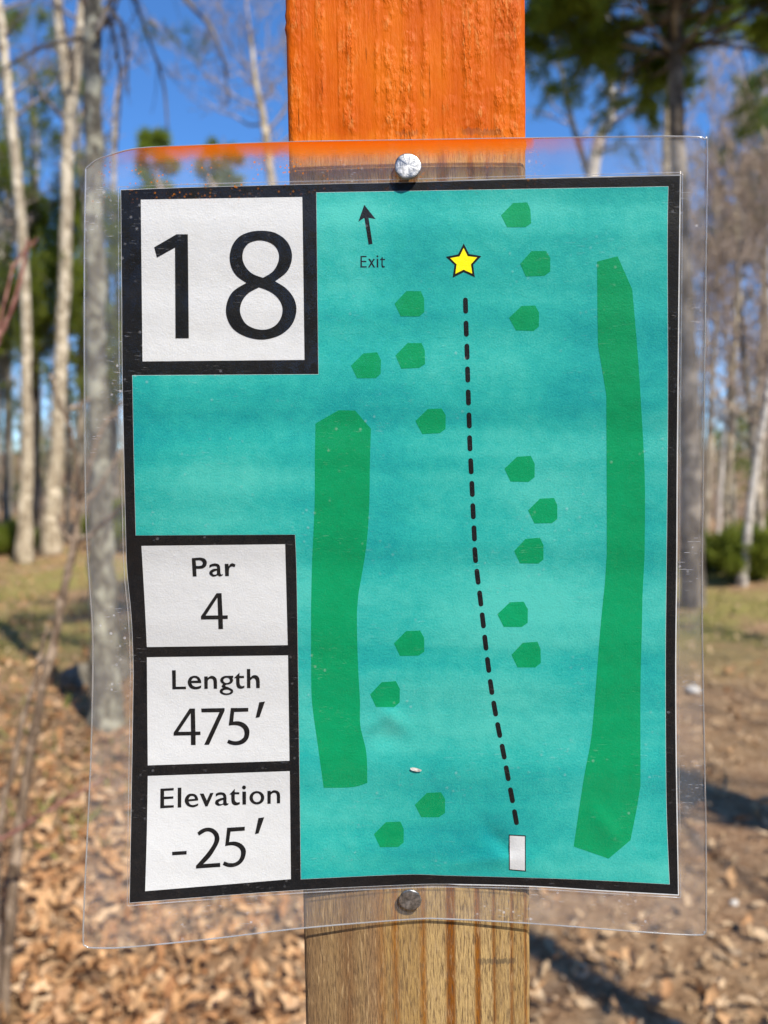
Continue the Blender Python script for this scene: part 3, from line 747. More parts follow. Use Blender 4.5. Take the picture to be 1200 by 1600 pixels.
glyph('digit', ['755,122 960,120 960,163 795,168 783,280 ~850,278 ~920,305 ~965,360 ~973,420 ~955,485 ~905,535 ~830,557 ~760,550 710,530 728,492 ~790,510 ~850,505 ~900,470 ~915,420 ~900,365 ~850,330 ~790,322 730,328'], [], z)
glyph('foot_mark', ['1088,55 1156,45 1092,228 1045,238'], [], z)
z = (240, 1220, 11.43)
glyph('letter', ['122,140 360,128 360,170 188,180 188,283 355,277 353,318 188,328 188,440 360,435 362,475 118,492'], [], z)
glyph('letter', ['432,123 497,121 494,475 430,478'], [], z)
glyph('letter', ['625,368 ~650,415 ~700,432 ~760,418 798,400 795,440 ~740,465 ~680,472 ~600,440 ~557,370 ~570,295 ~620,240 ~680,228 ~750,245 ~790,300 797,350'], ['625,330 ~650,282 ~690,270 ~725,285 740,320'], z)
glyph('letter', ['825,228 895,226 950,350 1010,218 1072,215 965,455 925,458'], [], z)
z = (340, 1220, 11.43)
glyph('letter', ['-33,232 ~20,208 ~75,205 ~130,225 ~157,275 ~160,360 ~165,395 ~175,405 195,398 195,420 ~165,438 ~125,442 ~98,425 ~60,440 ~10,445 ~-35,420 ~-45,385 ~-25,345 ~40,315 103,300 ~95,262 ~60,250 ~10,258 -33,283'], ['100,340 ~45,360 ~18,385 ~35,412 ~70,415 100,400'], z)
glyph('letter', ['308,140 308,203 388,203 388,240 308,240 ~308,340 ~330,378 ~360,385 398,378 398,415 ~345,435 ~290,430 ~250,380 243,245 210,245'], [], z)
glyph('letter', ['442,192 508,192 508,422 445,424', ellipse(472, 118, 35, 35, *z)], [], z)
glyph('letter', [ellipse(702, 302, 133, 120, *z)], [ellipse(702, 300, 72, 80, *z)], z)
glyph('letter', ['890,180 948,177 950,200 ~990,172 ~1040,170 ~1090,195 ~1115,250 1117,400 1060,402 1058,265 ~1045,225 ~1010,212 ~975,225 950,250 948,408 890,410'], [], z)
z = (260, 1270, 7.5)
glyph('minus_mark', ['67,457 237,446 237,487 68,498'], [], z)
glyph('digit', ['363,232 ~410,195 ~470,175 ~540,182 ~600,230 ~622,295 ~610,355 ~570,430 ~510,520 432,600 630,586 632,633 347,653 347,620 ~470,480 ~540,380 ~565,310 ~555,260 ~515,225 ~460,222 382,268'], [], z)
glyph('digit', ['712,175 920,163 918,208 752,220 735,342 ~810,338 ~880,365 ~925,420 ~930,480 ~905,555 ~850,610 ~780,635 ~715,632 660,610 677,570 ~740,588 ~800,585 ~850,550 ~873,490 ~865,430 ~820,393 ~760,380 688,390'], [], z)
glyph('foot_mark', ['1078,62 1147,52 1082,240 1038,250'], [], z)
# small white tear in the film
sheet('film_tear', [parse('641,1200 ~648,1199.5 659,1203 658,1205 ~650,1205.5 642,1203')], [], 0.00085, M['stone_pale'], sign, 9)

# ---------------------------------------------------------------- nails
def nail(label, px, py, s_head, rpx, tilt, seed):
    c = unproj(px, py, s_head)
    root = empty('roofing_nail', Vector(tuple(c)), label, 'nail', 'nails holding the sign')
    r = rpx * (c[1] / F)
    rng = np.random.default_rng(seed)
    n = 40; a = np.arange(n) * 2 * math.pi / n
    rad = 1 + 0.018 * np.sin(2 * a + seed) + 0.014 * np.sin(3 * a + 1.7 * seed) + 0.008 * rng.normal(size=n)
    rings = [(0.0, -0.00012), (0.45, -0.0001), (0.72, -0.00004), (0.9, 0.0), (0.975, 0.00012), (1.0, 0.00038), (0.98, 0.0009), (0.86, 0.0011), (0.34, 0.0013)]
    V = [];
    for k, (q, y) in enumerate(rings):
        jit = rng.normal(0, 0.00003, n) if 0 < k < 4 else np.zeros(n)
        V.append(np.stack([q * r * rad * np.cos(a), y + jit, q * r * rad * np.sin(a)], -1))
    V = np.concatenate(V); i = np.arange(len(rings) - 1)[:, None] * n; k = np.arange(n)[None]; k2 = (k + 1) % n
    q = np.stack([i + k, i + n + k, i + n + k2, i + k2], -1).reshape(-1, 4)
    me = mesh_np('head', V, q, np.full(len(q), 4))
    h = obj('head', me, M['zinc'], root); h.rotation_euler = tilt
    mb = MB(); z0 = 0.001
    P = np.array([[0, z0, 0], [0, s_head + 0.028, 0]]) + np.array(c)
    mb.tube(np.linspace(P[0], P[1], 5), np.array([1, 1, 1, 1, 0.2]) * r * 0.34, 12)
    mb.build('shank', M['zinc'], root)
nail('bright round nail head above the map sign, pinning its top edge', 637.5, 259, 0.0074, 20.5, (math.radians(-6), 0, math.radians(3)), 1)
nail('dull round nail head below the map sign, pinning its bottom edge', 641, 1407, 0.0030, 17.8, (math.radians(5), 0, math.radians(-2)), 2)

# ---------------------------------------------------------------- trees
def catmull(P, k=6):
    P = np.asarray(P, float); n = len(P); out = []
    for i in range(n - 1):
        p0 = P[max(0, i - 1)]; p1 = P[i]; p2 = P[i + 1]; p3 = P[min(n - 1, i + 2)]
        for t_ in np.arange(k) / k:
            out.append(0.5 * (2 * p1 + (p2 - p0) * t_ + (2 * p0 - 5 * p1 + 4 * p2 - p3) * t_ ** 2 + (-p0 + 3 * p1 - 3 * p2 + p3) * t_ ** 3))
    out.append(P[-1]); return np.array(out)

def limb(mb, p, d, L, r, depth, rng, up=0.25, m=0, wander=0.28, kids=5, rmin=0.0022, tips=None):
    n = 5 if depth > 0 else 4
    P = [np.array(p, float)]; d = np.array(d, float); d /= np.linalg.norm(d)
    for i in range(n):
        d = d + rng.normal(0, wander, 3) * 0.55 + np.array([0, 0, up * 0.3]); d /= np.linalg.norm(d)
        P.append(P[-1] + d * L / n)
    P = np.array(P)
    R = np.maximum(rmin, r * (1 - np.linspace(0, 0.85, n + 1)))
    mb.tube(P, R, 5 if r > 0.02 else 3, m, False)
    if tips is not None: tips.append((P, depth))
    if depth <= 0: return
    for k in range(kids):
        f = rng.uniform(0.25, 0.98); i = min(n - 1, int(f * n)); q = P[i] + (P[i + 1] - P[i]) * (f * n - i)
        ax = (P[i + 1] - P[i]) / (L / n)
        side = np.cross(ax, rng.normal(size=3)); side /= np.linalg.norm(side) + 1e-9
        dd = ax * rng.uniform(0.5, 0.9) + side * rng.uniform(0.5, 0.9)
        limb(mb, q, dd, L * rng.uniform(0.35, 0.62) * (1.1 - 0.4 * f), max(rmin, r * (1 - 0.85 * f) * 0.6), depth - 1, rng, up, m, wander, kids, rmin, tips)

def bare_tree(name, label, path, seed, mat, limbs=10, depth=2, kids=5, frm=0.35, Ls=1.6, up=0.35, rmin=0.003, group=None, sides=10, twig='twig', cat='tree'):
    """path: world points with radius (x, y, z, r), base first"""
    rng = np.random.default_rng(seed)
    path = np.array(path, float)
    C = catmull(path, 7)
    P = C[:, :3] + rng.normal(0, 1, (len(C), 3)) * (C[:, 3:4] * 0.10)
    P[0] = path[0, :3] - np.array([0, 0, 0.1])
    R = C[:, 3].copy()
    flare = np.exp(-np.arange(len(R)) * 0.9) * 0.45
    R = R * (1 + flare)
    root = empty(name, Vector(tuple(path[0, :3])), label, cat, group)
    mb = MB(); mb.tube(P, R, sides, 0, True, 0.10, rng)
    mb.build('trunk', mat, root)
    mb = MB()
    n = len(P)
    for k in range(limbs):
        f = frm + (1 - frm) * (k + rng.random()) / limbs
        i = min(n - 2, int(f * (n - 1))); q = P[i]
        a = rng.uniform(0, 2 * math.pi); el = rng.uniform(0.25, 0.9)
        d = np.array([math.cos(a), math.sin(a), el])
        limb(mb, q, d, Ls * rng.uniform(0.6, 1.25) * (1.15 - 0.5 * f), max(rmin, R[i] * 0.42), depth, rng, up, 0, 0.28, kids, rmin)
    ax = P[-1] - P[-3]
    limb(mb, P[-1], ax, Ls, R[-1], depth, rng, up, 0, 0.25, kids, rmin)
    mb.build('crown', M[twig], root)
    return root

def trunk_px(pts, d, d_top=None):
    """trunk seen at (px, py, width px); d = distance of its foot"""
    out = []
    for k, (px, py, w) in enumerate(pts):
        dd = d if d_top is None else d + (d_top - d) * k / (len(pts) - 1)
        p = at(px, py, dd); out.append((p.x, p.y, p.z, 0.5 * w / F * dd))
    p = out[0]; out[0] = (p[0], p[1], float(ground_z(p[0], p[1])), p[3])
    return out

def tufts(mb, C, D, n, length, width, rng, m=0, spread=0.75):
    """needle tufts: C centres, D directions (both N x 3), n needles each"""
    N = len(C)
    if N == 0: return
    d = D[:, None, :] + rng.normal(0, spread, (N, n, 3)); d /= np.linalg.norm(d, axis=2)[..., None] + 1e-9
    s = np.cross(d, rng.normal(size=(N, n, 3))); s /= np.linalg.norm(s, axis=2)[..., None] + 1e-9
    c = C[:, None, :] + rng.normal(0, length * 0.22, (N, n, 3))
    L = length * rng.uniform(0.7, 1.2, (N, n, 1)); w = width * rng.uniform(0.7, 1.3, (N, n, 1))
    V = np.stack([c - s * w * 0.5, c + s * w * 0.5, c + d * L + s * w * 0.2, c + d * L - s * w * 0.2], 2).reshape(-1, 3)
    mb.add(V, np.arange(len(V)), np.full(N * n, 4), m)

def pine(name, label, path, seed, crown=(0.45, 1.0), whorls=9, per=5, Ls=1.8, tuft_n=12, tuft_len=0.10, tuft_w=0.005, density=1.0, needles='needles', bark_m='bark_pine', droop=0.05, group=None):
    rng = np.random.default_rng(seed)
    path = np.array(path, float); C = catmull(path, 7); P = C[:, :3]; R = C[:, 3]
    P = P + rng.normal(0, 1, P.shape) * R[:, None] * 0.06; P[0] = path[0, :3] - np.array([0, 0, 0.1])
    root = empty(name, Vector(tuple(path[0, :3])), label, 'tree', group)
    mb = MB(); mb.tube(P, R, 10, 0, True, 0.12, rng); mb.build('trunk', M[bark_m], root)
    br = MB(); cen = []; dr = []
    n = len(P)
    for k in range(whorls):
        f = crown[0] + (crown[1] - crown[0]) * (k + 0.5 * rng.random()) / whorls
        i = min(n - 2, int(f * (n - 1)))
        q = P[i] + (P[i + 1] - P[i]) * (f * (n - 1) - i)
        a0 = rng.uniform(0, 6.28)
        for j in range(per):
            a = a0 + j * 6.283 / per + rng.normal(0, 0.25)
            L = Ls * rng.uniform(0.65, 1.15) * (1.08 - 0.78 * (k / whorls) ** 1.3)
            d = np.array([math.cos(a), math.sin(a), rng.uniform(0.0, 0.35)])
            tips = []
            limb(br, q, d, L, max(0.006, R[i] * 0.33), 2, rng, droop, 0, 0.22, 5, 0.003, tips)
            for Pl, dep in tips:
                lo = 0.55 if dep == 2 else (0.3 if dep == 1 else 0.0)
                m_ = max(2, int(density * (5 if dep == 2 else 5)))
                fr = rng.uniform(lo, 1.0, m_); fr[0] = 1.0
                x = fr * (len(Pl) - 1); ii = np.minimum(len(Pl) - 2, x.astype(int))
                cc = Pl[ii] + (Pl[ii + 1] - Pl[ii]) * (x - ii)[:, None]
                dd = Pl[ii + 1] - Pl[ii]; dd /= np.linalg.norm(dd, axis=1)[:, None] + 1e-9
                cen.append(cc); dr.append(dd + np.array([0, 0, 0.35]))
    br.build('branches', M[bark_m], root)
    mb = MB(); tufts(mb, np.concatenate(cen), np.concatenate(dr), tuft_n, tuft_len, tuft_w, rng, 0)
    o = mb.build('crown', M[needles], root, smooth=False)
    return root

def foot(px, py): return ground_hit(px, py)

# --- left side, from the frame's edge inwards
d = 13.0
bare_tree('bare_tree', 'pale slender trunk nearest the left edge of the photo', trunk_px([(38, 880, 25), (43, 640, 17), (38, 430, 15), (24, 250, 15), (10, 110, 13), (-10, -60, 12), (-35, -260, 12)], foot(38, 880).y), 11, M['bark_pale'], 9, 2, 5, 0.55, 1.7)
B = foot(80, 866).y
tB = bare_tree('bare_tree', 'pale forked trunk, second from the left edge, splitting in two near the top', trunk_px([(78, 866, 30), (92, 640, 21), (101, 420, 19), (105, 260, 18), (112, 150, 21), (128, 10, 13), (140, -200, 11)], B), 12, M['bark_pale'], 8, 2, 5, 0.6, 1.7)
mb = MB(); pp = np.array(trunk_px([(110, 160, 20), (98, 80, 17), (90, 0, 15), (80, -160, 9)], B)); pp[0, 2] = at(110, 160, B).z
Cc = catmull(pp, 6); mb.tube(Cc[:, :3], Cc[:, 3], 8, 0, True); mb.build('fork', M['bark_pale'], tB)
Cd = foot(164, 1135).y
tC = bare_tree('lichened_tree', 'nearest grey trunk with lichen, seen through the left margin of the clear film', trunk_px([(165, 1135, 50), (161, 980, 44), (157, 800, 38), (151, 560, 33), (147, 300, 30), (145, 60, 28), (143, -200, 25), (140, -420, 20)], Cd), 13, M['bark_lichen'], 5, 2, 5, 0.72, 1.3)
# drooping dead limbs of that tree
mb = MB(); rngC = np.random.default_rng(40)
for pts in (((150, 55), (182, -15), (205, -10), (232, 60), (255, 130), (262, 205)), ((150, -60), (240, -60), (290, 0), (330, 45), (350, 100), (357, 165)),
            ((148, 60), (168, 30), (178, 60), (188, 130), (182, 235)), ((148, 30), (170, 12), (196, 60), (199, 150)), ((148, 66), (120, 60), (70, 72), (30, 92), (0, 112)), ((147, 40), (175, 25), (188, -20))):
    P = np.array([at(x, y, Cd + rngC.normal(0, 0.06)) for x, y in pts]); Q = catmull(P, 5)
    mb.tube(Q, np.linspace(0.017, 0.005, len(Q)), 5, 0, True)
    for k in range(9):
        i = rngC.integers(3, len(Q) - 1); limb(mb, Q[i], np.array([rngC.normal(0, 0.6), rngC.normal(0, 0.6), -0.7]), rngC.uniform(0.15, 0.4), 0.004, 0, rngC, -0.2, 0, 0.2, 0, 0.0018)
mb.build('drooping_limb', M['bark_pine'], tC)
mb = MB(); cs = np.array([at(x + rngC.normal(0, 5), y + rngC.normal(0, 5), Cd) for x, y in ((262, 50), (272, 58), (290, 52), (298, 68), (300, 80), (318, 68), (230, 45), (240, 52)) for _ in range(5)])
tufts(mb, cs, rngC.normal(0, 0.5, cs.shape), 9, 0.055, 0.003, rngC); mb.build('needle_tuft', M['needles'], tC, smooth=False)

def thin(label, pts, seed, mat='bark_far', limbs=8, frm=0.45, Ls=1.5, depth=2, kids=4, twig='twig_far', name='bare_tree', base=None):
    dd = foot(*base).y if base else foot(pts[0][0], pts[0][1]).y
    return bare_tree(name, label, trunk_px(pts, dd), seed, M[mat], limbs, depth, kids, frm, Ls, 0.4, 0.005, None, 8, twig)
thin('thin dark trunk at the left edge, left of the two pale ones', [(10, 858, 17), (13, 700, 14), (10, 520, 12), (12, 330, 10), (6, 120, 8)], 21, 'bark_grey')
thin('thin straight grey trunk between the two pale trunks on the left', [(59, 842, 12), (58, 700, 9), (60, 560, 8), (56, 400, 7), (60, 220, 5)], 22)
thin('thin brown trunk just left of the clear film', [(124, 846, 15), (128, 700, 13), (126, 560, 12), (130, 400, 10), (122, 200, 7)], 23)
thin('thin trunk behind the clear film close to the sheet\'s black left border', [(183, 850, 12), (180, 700, 10), (184, 520, 9), (178, 330, 8), (180, 160, 6)], 24)
thin('thin leaning trunk touching the left frame edge, farthest left', [(-14, 862, 16), (-4, 640, 14), (2, 420, 12), (-8, 200, 9)], 25, 'bark_grey')
# pale bare crown whose twigs show left of the post
thin('bare pale crown showing in the sky just left of the post', [(430, 900, 30), (432, 600, 24), (428, 350, 17), (415, 210, 12), (400, 130, 8), (392, 60, 5)], 26, 'bark_pale', 16, 0.55, 1.9, 2, 6)
# --- right side
H = foot(1082, 948).y
pine('pine_tree', 'large pine on the right with dark trunk and broad green crown at the top', trunk_px([(1083, 948, 40), (1079, 760, 34), (1074, 560, 30), (1066, 380, 27), (1058, 200, 24), (1056, 40, 22), (1060, -140, 18), (1064, -420, 10)], H), 31,
     (0.665, 1.0), 14, 6, 1.95, 10, 0.125, 0.010, 1.9, 'needles_lit')
thin('white birch in the sky right of the post, bending right at its top', [(880, 880, 30), (896, 600, 24), (915, 380, 22), (928, 260, 20), (938, 215, 18), (957, 168, 15), (948, 90, 11), (950, 10, 7)], 32, 'bark_white', 9, 0.62, 1.5, name='birch_tree')
thin('thin forked grey tree between the post and the white birch', [(960, 870, 18), (945, 600, 14), (928, 330, 11), (915, 260, 10), (898, 205, 9), (884, 150, 8), (874, 90, 5)], 33, 'bark_grey', 7, 0.6, 1.2)
thin('pale trunk close left of the large pine above the sign\'s corner', [(1020, 890, 22), (1028, 600, 17), (1036, 380, 15), (1041, 240, 14), (1044, 120, 11), (1042, 0, 8)], 34, 'bark_pale', 9, 0.5, 1.5)
rs = [('whitish thin trunk right of the film with its foot in the green shrubs', (1160, 915), 14, 0.16, 'bark_white'), ('thin pale trunk nearest the right edge of the film', (1133, 895), 11, 0.05, 'bark_pale'),
      ('thin grey trunk at the right edge of the photo, leaning left', (1192, 900), 13, -0.10, 'bark_far'), ('slim trunk between the whitish one and the right edge', (1176, 878), 9, 0.04, 'bark_far'),
      ('slim brown trunk directly behind the large pine', (1102, 882), 10, 0.05, 'bark_far'), ('slim dark trunk left of the whitish thin trunk', (1147, 866), 8, -0.04, 'bark_grey'),
      ('slim pale trunk crossing the right frame edge', (1206, 872), 10, -0.02, 'bark_pale'), ('spindly far trunk seen through the film right of the pine', (1093, 858), 7, 0.03, 'bark_pale'),
      ('spindly far trunk above the green shrubs on the right', (1121, 856), 7, 0.09, 'bark_white'), ('spindly twiggy tree high at the right edge', (1188, 852), 8, 0.02, 'bark_far')]
for k, (lab, (px, py), w, ln, bm) in enumerate(rs):
    top = 250 + 40 * (k % 4)
    thin(lab, [(px, py, w), (px + ln * 120, py - 180, w * 0.85), (px + ln * 300, py - 350, w * 0.7), (px + ln * 380, 380 + 20 * (k % 3), w * 0.5), (px + ln * 300, top, w * 0.3)], 50 + k, bm, 16, 0.3, 1.9, 2, 6)
# trees hidden by the sign, seen only from a step aside
for k, (px, py, w) in enumerate(((250, 872, 26), (345, 880, 30), (520, 868, 28), (640, 890, 34), (745, 872, 26), (835, 862, 22))):
    thin('bare tree standing hidden behind the sign', [(px, py, w), (px + 6, 640, w * 0.8), (px - 4, 420, w * 0.65), (px + 6, 330, w * 0.45), (px, 310, w * 0.4)], 70 + k, 'bark_pale' if k % 2 else 'bark_grey', 4, 0.6, 0.5, 1, 3)['group'] = 'bare trees hidden behind the sign'
# pines of the left background
def far_pine(label, px, base_py, top_py, w, seed, needles='needles', Ls=1.6, crown=0.3, whorls=10, density=0.8):
    dd = foot(px, base_py).y
    pts = [(px, base_py, w), (px + 2, base_py + (top_py - base_py) * 0.35, w * 0.8), (px - 1, base_py + (top_py - base_py) * 0.7, w * 0.5), (px + 1, top_py, w * 0.12)]
    sc = dd / 9.0
    pine('pine_tree', label, trunk_px(pts, dd), seed, (crown, 0.98), whorls, 5, Ls, 6, 0.135 * max(1, sc * 0.6), 0.008 * sc, density, needles)
far_pine('dark bluish pine behind the two pale trunks at the left edge', 52, 848, 60, 16, 91, 'needles', 2.2, 0.5, 9, 0.55)
far_pine('olive green pine behind the nearest grey trunk on the left', 170, 846, 330, 14, 92, 'needles', 2.1, 0.48, 9)
far_pine('bushy green pine at the left edge below the bluish one', -8, 852, 300, 14, 93, 'needles', 2.2, 0.5, 9)
far_pine('pine whose pointed top shows above the film\'s upper left corner', 243, 846, 196, 13, 94, 'needles_lit', 0.85, 0.3, 11, 0.5)
far_pine('pine whose rounded top shows left of the post above the film', 348, 848, 214, 14, 95, 'needles', 1.0, 0.3, 10, 0.5)
far_pine('small green pine low behind the pale trunks on the left', 105, 848, 420, 10, 96, 'needles', 1.6, 0.5, 7, 0.6)
far_pine('green pine leaning into the right frame edge', 1225, 860, 120, 16, 97, 'needles_blue', 1.7, 0.55, 10)
# low evergreen shrubs, right background
def shrub(label, px, py, rx, rz, seed, needles='needles'):
    c = foot(px, py); rng = np.random.default_rng(seed)
    root = empty('evergreen_shrub', c, label, 'shrub', 'low evergreen shrubs at the wood edge')
    mb = MB(); cen = []; dr = []
    for k in range(9):
        a = rng.uniform(0, 6.28); tips = []
        limb(mb, np.array(c) - np.array([0, 0, 0.05]), np.array([math.cos(a), math.sin(a), rng.uniform(0.5, 2.2)]), rz * rng.uniform(0.7, 1.1), 0.02, 2, rng, 0.2, 0, 0.3, 5, 0.004, tips)
        for Pl, dep in tips: cen.append(Pl[1:]); dr.append(np.gradient(Pl, axis=0)[1:] * 4)
    mb.build('stem', M['bark_far'], root)
    f = MB(); C_ = np.concatenate(cen); tufts(f, C_, np.concatenate(dr), 8, 0.13, 0.014, rng, 0, 0.9); f.build('foliage', M[needles], root, smooth=False)
shrub('low green shrub at the foot of the whitish thin trunk', 1158, 905, 1, 0.62, 101)
shrub('low green shrub at the right frame edge', 1206, 886, 1, 0.75, 102)
shrub('low green shrub beside the large pine\'s foot', 1116, 893, 1, 0.5, 103)
shrub('low green shrub seen through the left margin of the film', 178, 862, 1, 0.9, 104)
shrub('low green shrub between the pale trunks at left', 22, 866, 1, 0.6, 105)

# trees outside the frame whose shadows cross the ground
def off_tree(label, x, y, hgt, r, seed, limbs=9):
    z0 = float(ground_z(x, y))
    bare_tree('bare_tree', label, [(x, y, z0, r), (x + 0.05, y, z0 + hgt * 0.4, r * 0.8), (x - 0.06, y + 0.05, z0 + hgt * 0.75, r * 0.55), (x, y, z0 + hgt, r * 0.25)], seed, M['bark_grey'], limbs, 2, 6, 0.5, hgt * 0.36)
off_tree('tree right of the frame whose trunk shadow crosses the leaf litter', 3.92, -0.1, 7.2, 0.115, 111)
off_tree('slim tree just right of the frame, its shadow falling at the post\'s lower right', 2.35, -0.3, 6.5, 0.085, 117)
off_tree('tree outside the frame at far right, shading the clearing', 6.9, 2.2, 9.0, 0.10, 112, 14)
off_tree('slim tree outside the frame, right of the whitish trunk', 5.6, 4.4, 7.0, 0.06, 113)
off_tree('tree outside the frame behind the camera on the right', 7.6, -2.4, 10.0, 0.12, 114, 12)
off_tree('tree outside the frame, left of the pale trunks', -4.6, 2.6, 8.0, 0.09, 115, 12)
off_tree('tree outside the frame behind the camera on the left', -2.2, -5.4, 11.0, 0.13, 116, 14)

def off_pine(label, x, y, hgt, r, seed):  # unseen pine with a sparse crown, added to cast dapples
    z0 = float(ground_z(x, y))
    pine('pine_tree', label, [(x, y, z0, r), (x + 0.05, y, z0 + hgt * 0.4, r * 0.8), (x - 0.05, y + 0.05, z0 + hgt * 0.75, r * 0.5), (x, y, z0 + hgt, r * 0.15)], seed, (0.66, 0.98), 8, 5, 2.1, 5, 0.2, 0.018, 0.4)
off_pine('unseen tall pine added beside the camera to dapple the grass at left', 3.3, 1.0, 12.5, 0.12, 121)

# ---------------------------------------------------------------- far woods
def far_woods():
    rng = np.random.default_rng(200)
    mb = MB(); cen = []; dr = []
    k = 0
    while k < 260:
        y = rng.uniform(23, 52); x = rng.uniform(-1.05, 1.05) * y * 0.75
        z0 = float(ground_z(x, y)); h = rng.uniform(4.5, 8.0) * (1.0 if x > 0 else 1.12); r = rng.uniform(0.03, 0.085)
        P = [np.array([x, y, z0 - 0.1])]; dx = rng.normal(0, 0.06, 2)
        for j in range(5): P.append(P[-1] + np.array([dx[0] + rng.normal(0, 0.05), dx[1], h / 5]))
        P = np.array(P); mb.tube(P, r * np.linspace(1, 0.25, 6), 5, 0 if rng.random() < 0.5 else 2, False)
        for j in range(7):
            f = rng.uniform(0.25, 1.0) * 4.9; i = int(f); q = P[i] + (P[i + 1] - P[i]) * (f - i)
            a = rng.uniform(0, 6.28)
            limb(mb, q, np.array([math.cos(a), math.sin(a), rng.uniform(0.4, 1.2)]), rng.uniform(0.8, 1.8), r * 0.35, 1, rng, 0.3, 1, 0.3, 6, 0.007)
        k += 1
    # brush
    for k in range(360):
        y = rng.uniform(17, 44); x = rng.uniform(-1, 1) * y * 0.75
        q = np.array([x, y, float(ground_z(x, y)) - 0.05])
        for j in range(3):
            limb(mb, q, np.array([rng.normal(0, 0.4), rng.normal(0, 0.4), 1.0]), rng.uniform(0.9, 2.4) * (1 if y < 26 else 1.8), 0.014, 1, rng, 0.3, 1, 0.3, 5, 0.007)
    # the same woods go on around the clearing, behind the camera and to the sides
    ring = []
    while len(ring) < 95:
        a = rng.uniform(0, 6.283); r = rng.uniform(8, 30); x, y = r * math.cos(a), r * math.sin(a)
        if y > 2 and abs(x) < 0.62 * y + 3.0: continue
        bad = False
        for q in (0.3, 0.6, 1.0):
            sx, sy = x - 0.47 * 8 * q, y + 0.68 * 8 * q
            bad |= sy > -1.0 and abs(sx) < 0.62 * max(sy, 0) + 1.5 and sy < 16
        if bad: continue
        ring.append((x, y))
    for x, y in ring:
        z0 = float(ground_z(x, y)); h = rng.uniform(6, 9); r = rng.uniform(0.06, 0.14)
        P = np.array([[x, y, z0 - 0.1], [x + rng.normal(0, 0.1), y, z0 + h * 0.5], [x + rng.normal(0, 0.2), y + rng.normal(0, 0.2), z0 + h]])
        mb.tube(P, r * np.array([1, 0.7, 0.2]), 6, 0, False)
        for j in range(5):
            f = rng.uniform(0.4, 1.0); a = rng.uniform(0, 6.28)
            limb(mb, P[0] + (P[2] - P[0]) * f, np.array([math.cos(a), math.sin(a), 0.8]), rng.uniform(1, 2), r * 0.35, 1, rng, 0.3, 1, 0.3, 4, 0.008)
    o = mb.build('far_woods', [M['bark_far'], M['twig_far'], M['bark_pale']])
    tag(o, 'far bare woods and brush closing the clearing', 'woods', kind='stuff')
    fm = MB()
    for k in range(75):
        y = rng.uniform(26, 48); x = rng.uniform(-1, 1) * y * 0.75
        if x > 0 and rng.random() < 0.6: continue
        z0 = float(ground_z(x, y)); h = rng.uniform(2.0, 6.0)
        n = int(110 * h / 3); zz = rng.random(n) ** 1.3
        rad = (1 - zz) * h * 0.26 + 0.1; a = rng.uniform(0, 6.28, n); rr = rad * np.sqrt(rng.random(n))
        C_ = np.stack([x + rr * np.cos(a), y + rr * np.sin(a), z0 + 0.25 + zz * h], -1)
        D_ = np.stack([np.cos(a), np.sin(a), np.full(n, 0.2)], -1)
        tufts(fm, C_, D_, 7, 0.30, 0.03, rng, int(rng.random() < 0.5), 0.6)
    for x, y in ring:
        if rng.random() < 0.25: continue
        z0 = float(ground_z(x, y)); h = rng.uniform(5.0, 8.0)
        n = 160; zz = rng.random(n) ** 1.2
        rad = (1 - zz) * 2.2 + 0.15; a = rng.uniform(0, 6.28, n); rr = rad * np.sqrt(rng.random(n))
        C_ = np.stack([x + rr * np.cos(a), y + rr * np.sin(a), z0 + 0.4 + zz * h], -1)
        tufts(fm, C_, np.stack([np.cos(a), np.sin(a), np.full(n, 0.2)], -1), 7, 0.45, 0.09, rng, int(rng.random() < 0.5), 0.6)
    o = fm.build('far_evergreens', [M['needles'], M['needles_blue']], smooth=False)
    tag(o, 'far evergreen thicket among the bare woods', 'woods', kind='stuff')
far_woods()

# ---------------------------------------------------------------- saplings in front
def sapling(label, name, stems, mat, seed, d, base=None):
    rng = np.random.default_rng(seed)
    p0 = at(stems[0][0][0], stems[0][0][1], d); z0 = float(ground_z(p0.x, p0.y))
    root = empty(name, Vector((p0.x, p0.y, z0)), label, 'sapling')
    for k, pts in enumerate(stems):
        P = np.array([(*at(x, y, d + dd), w) for x, y, w, dd in pts])
        if k == 0 and base: P = np.concatenate([[[p0.x - 0.02, p0.y, z0 - 0.05, pts[0][2] * 1.1]], P])
        Q = catmull(P, 6); R = Q[:, 3] * 0.6 / F * d
        R = R * (1 + 0.12 * rng.normal(size=len(R)).clip(-1, 1.5))
        mb = MB(); mb.tube(Q[:, :3] + rng.normal(0, 0.0012, (len(Q), 3)), R, 7, 0, True)
        # buds
        for j in range(2, len(Q) - 1, 4):
            v = rng.normal(size=3) * 0.6 + np.array([0, 0, 0.7]); v /= np.linalg.norm(v)
            mb.tube(np.array([Q[j, :3], Q[j, :3] + v * 0.008, Q[j, :3] + v * 0.014]), np.array([0.0028, 0.0026, 0.0006]), 5, 0, True)
        mb.build('stem' if k == 0 else 'twig', mat, root)
D = 2.05
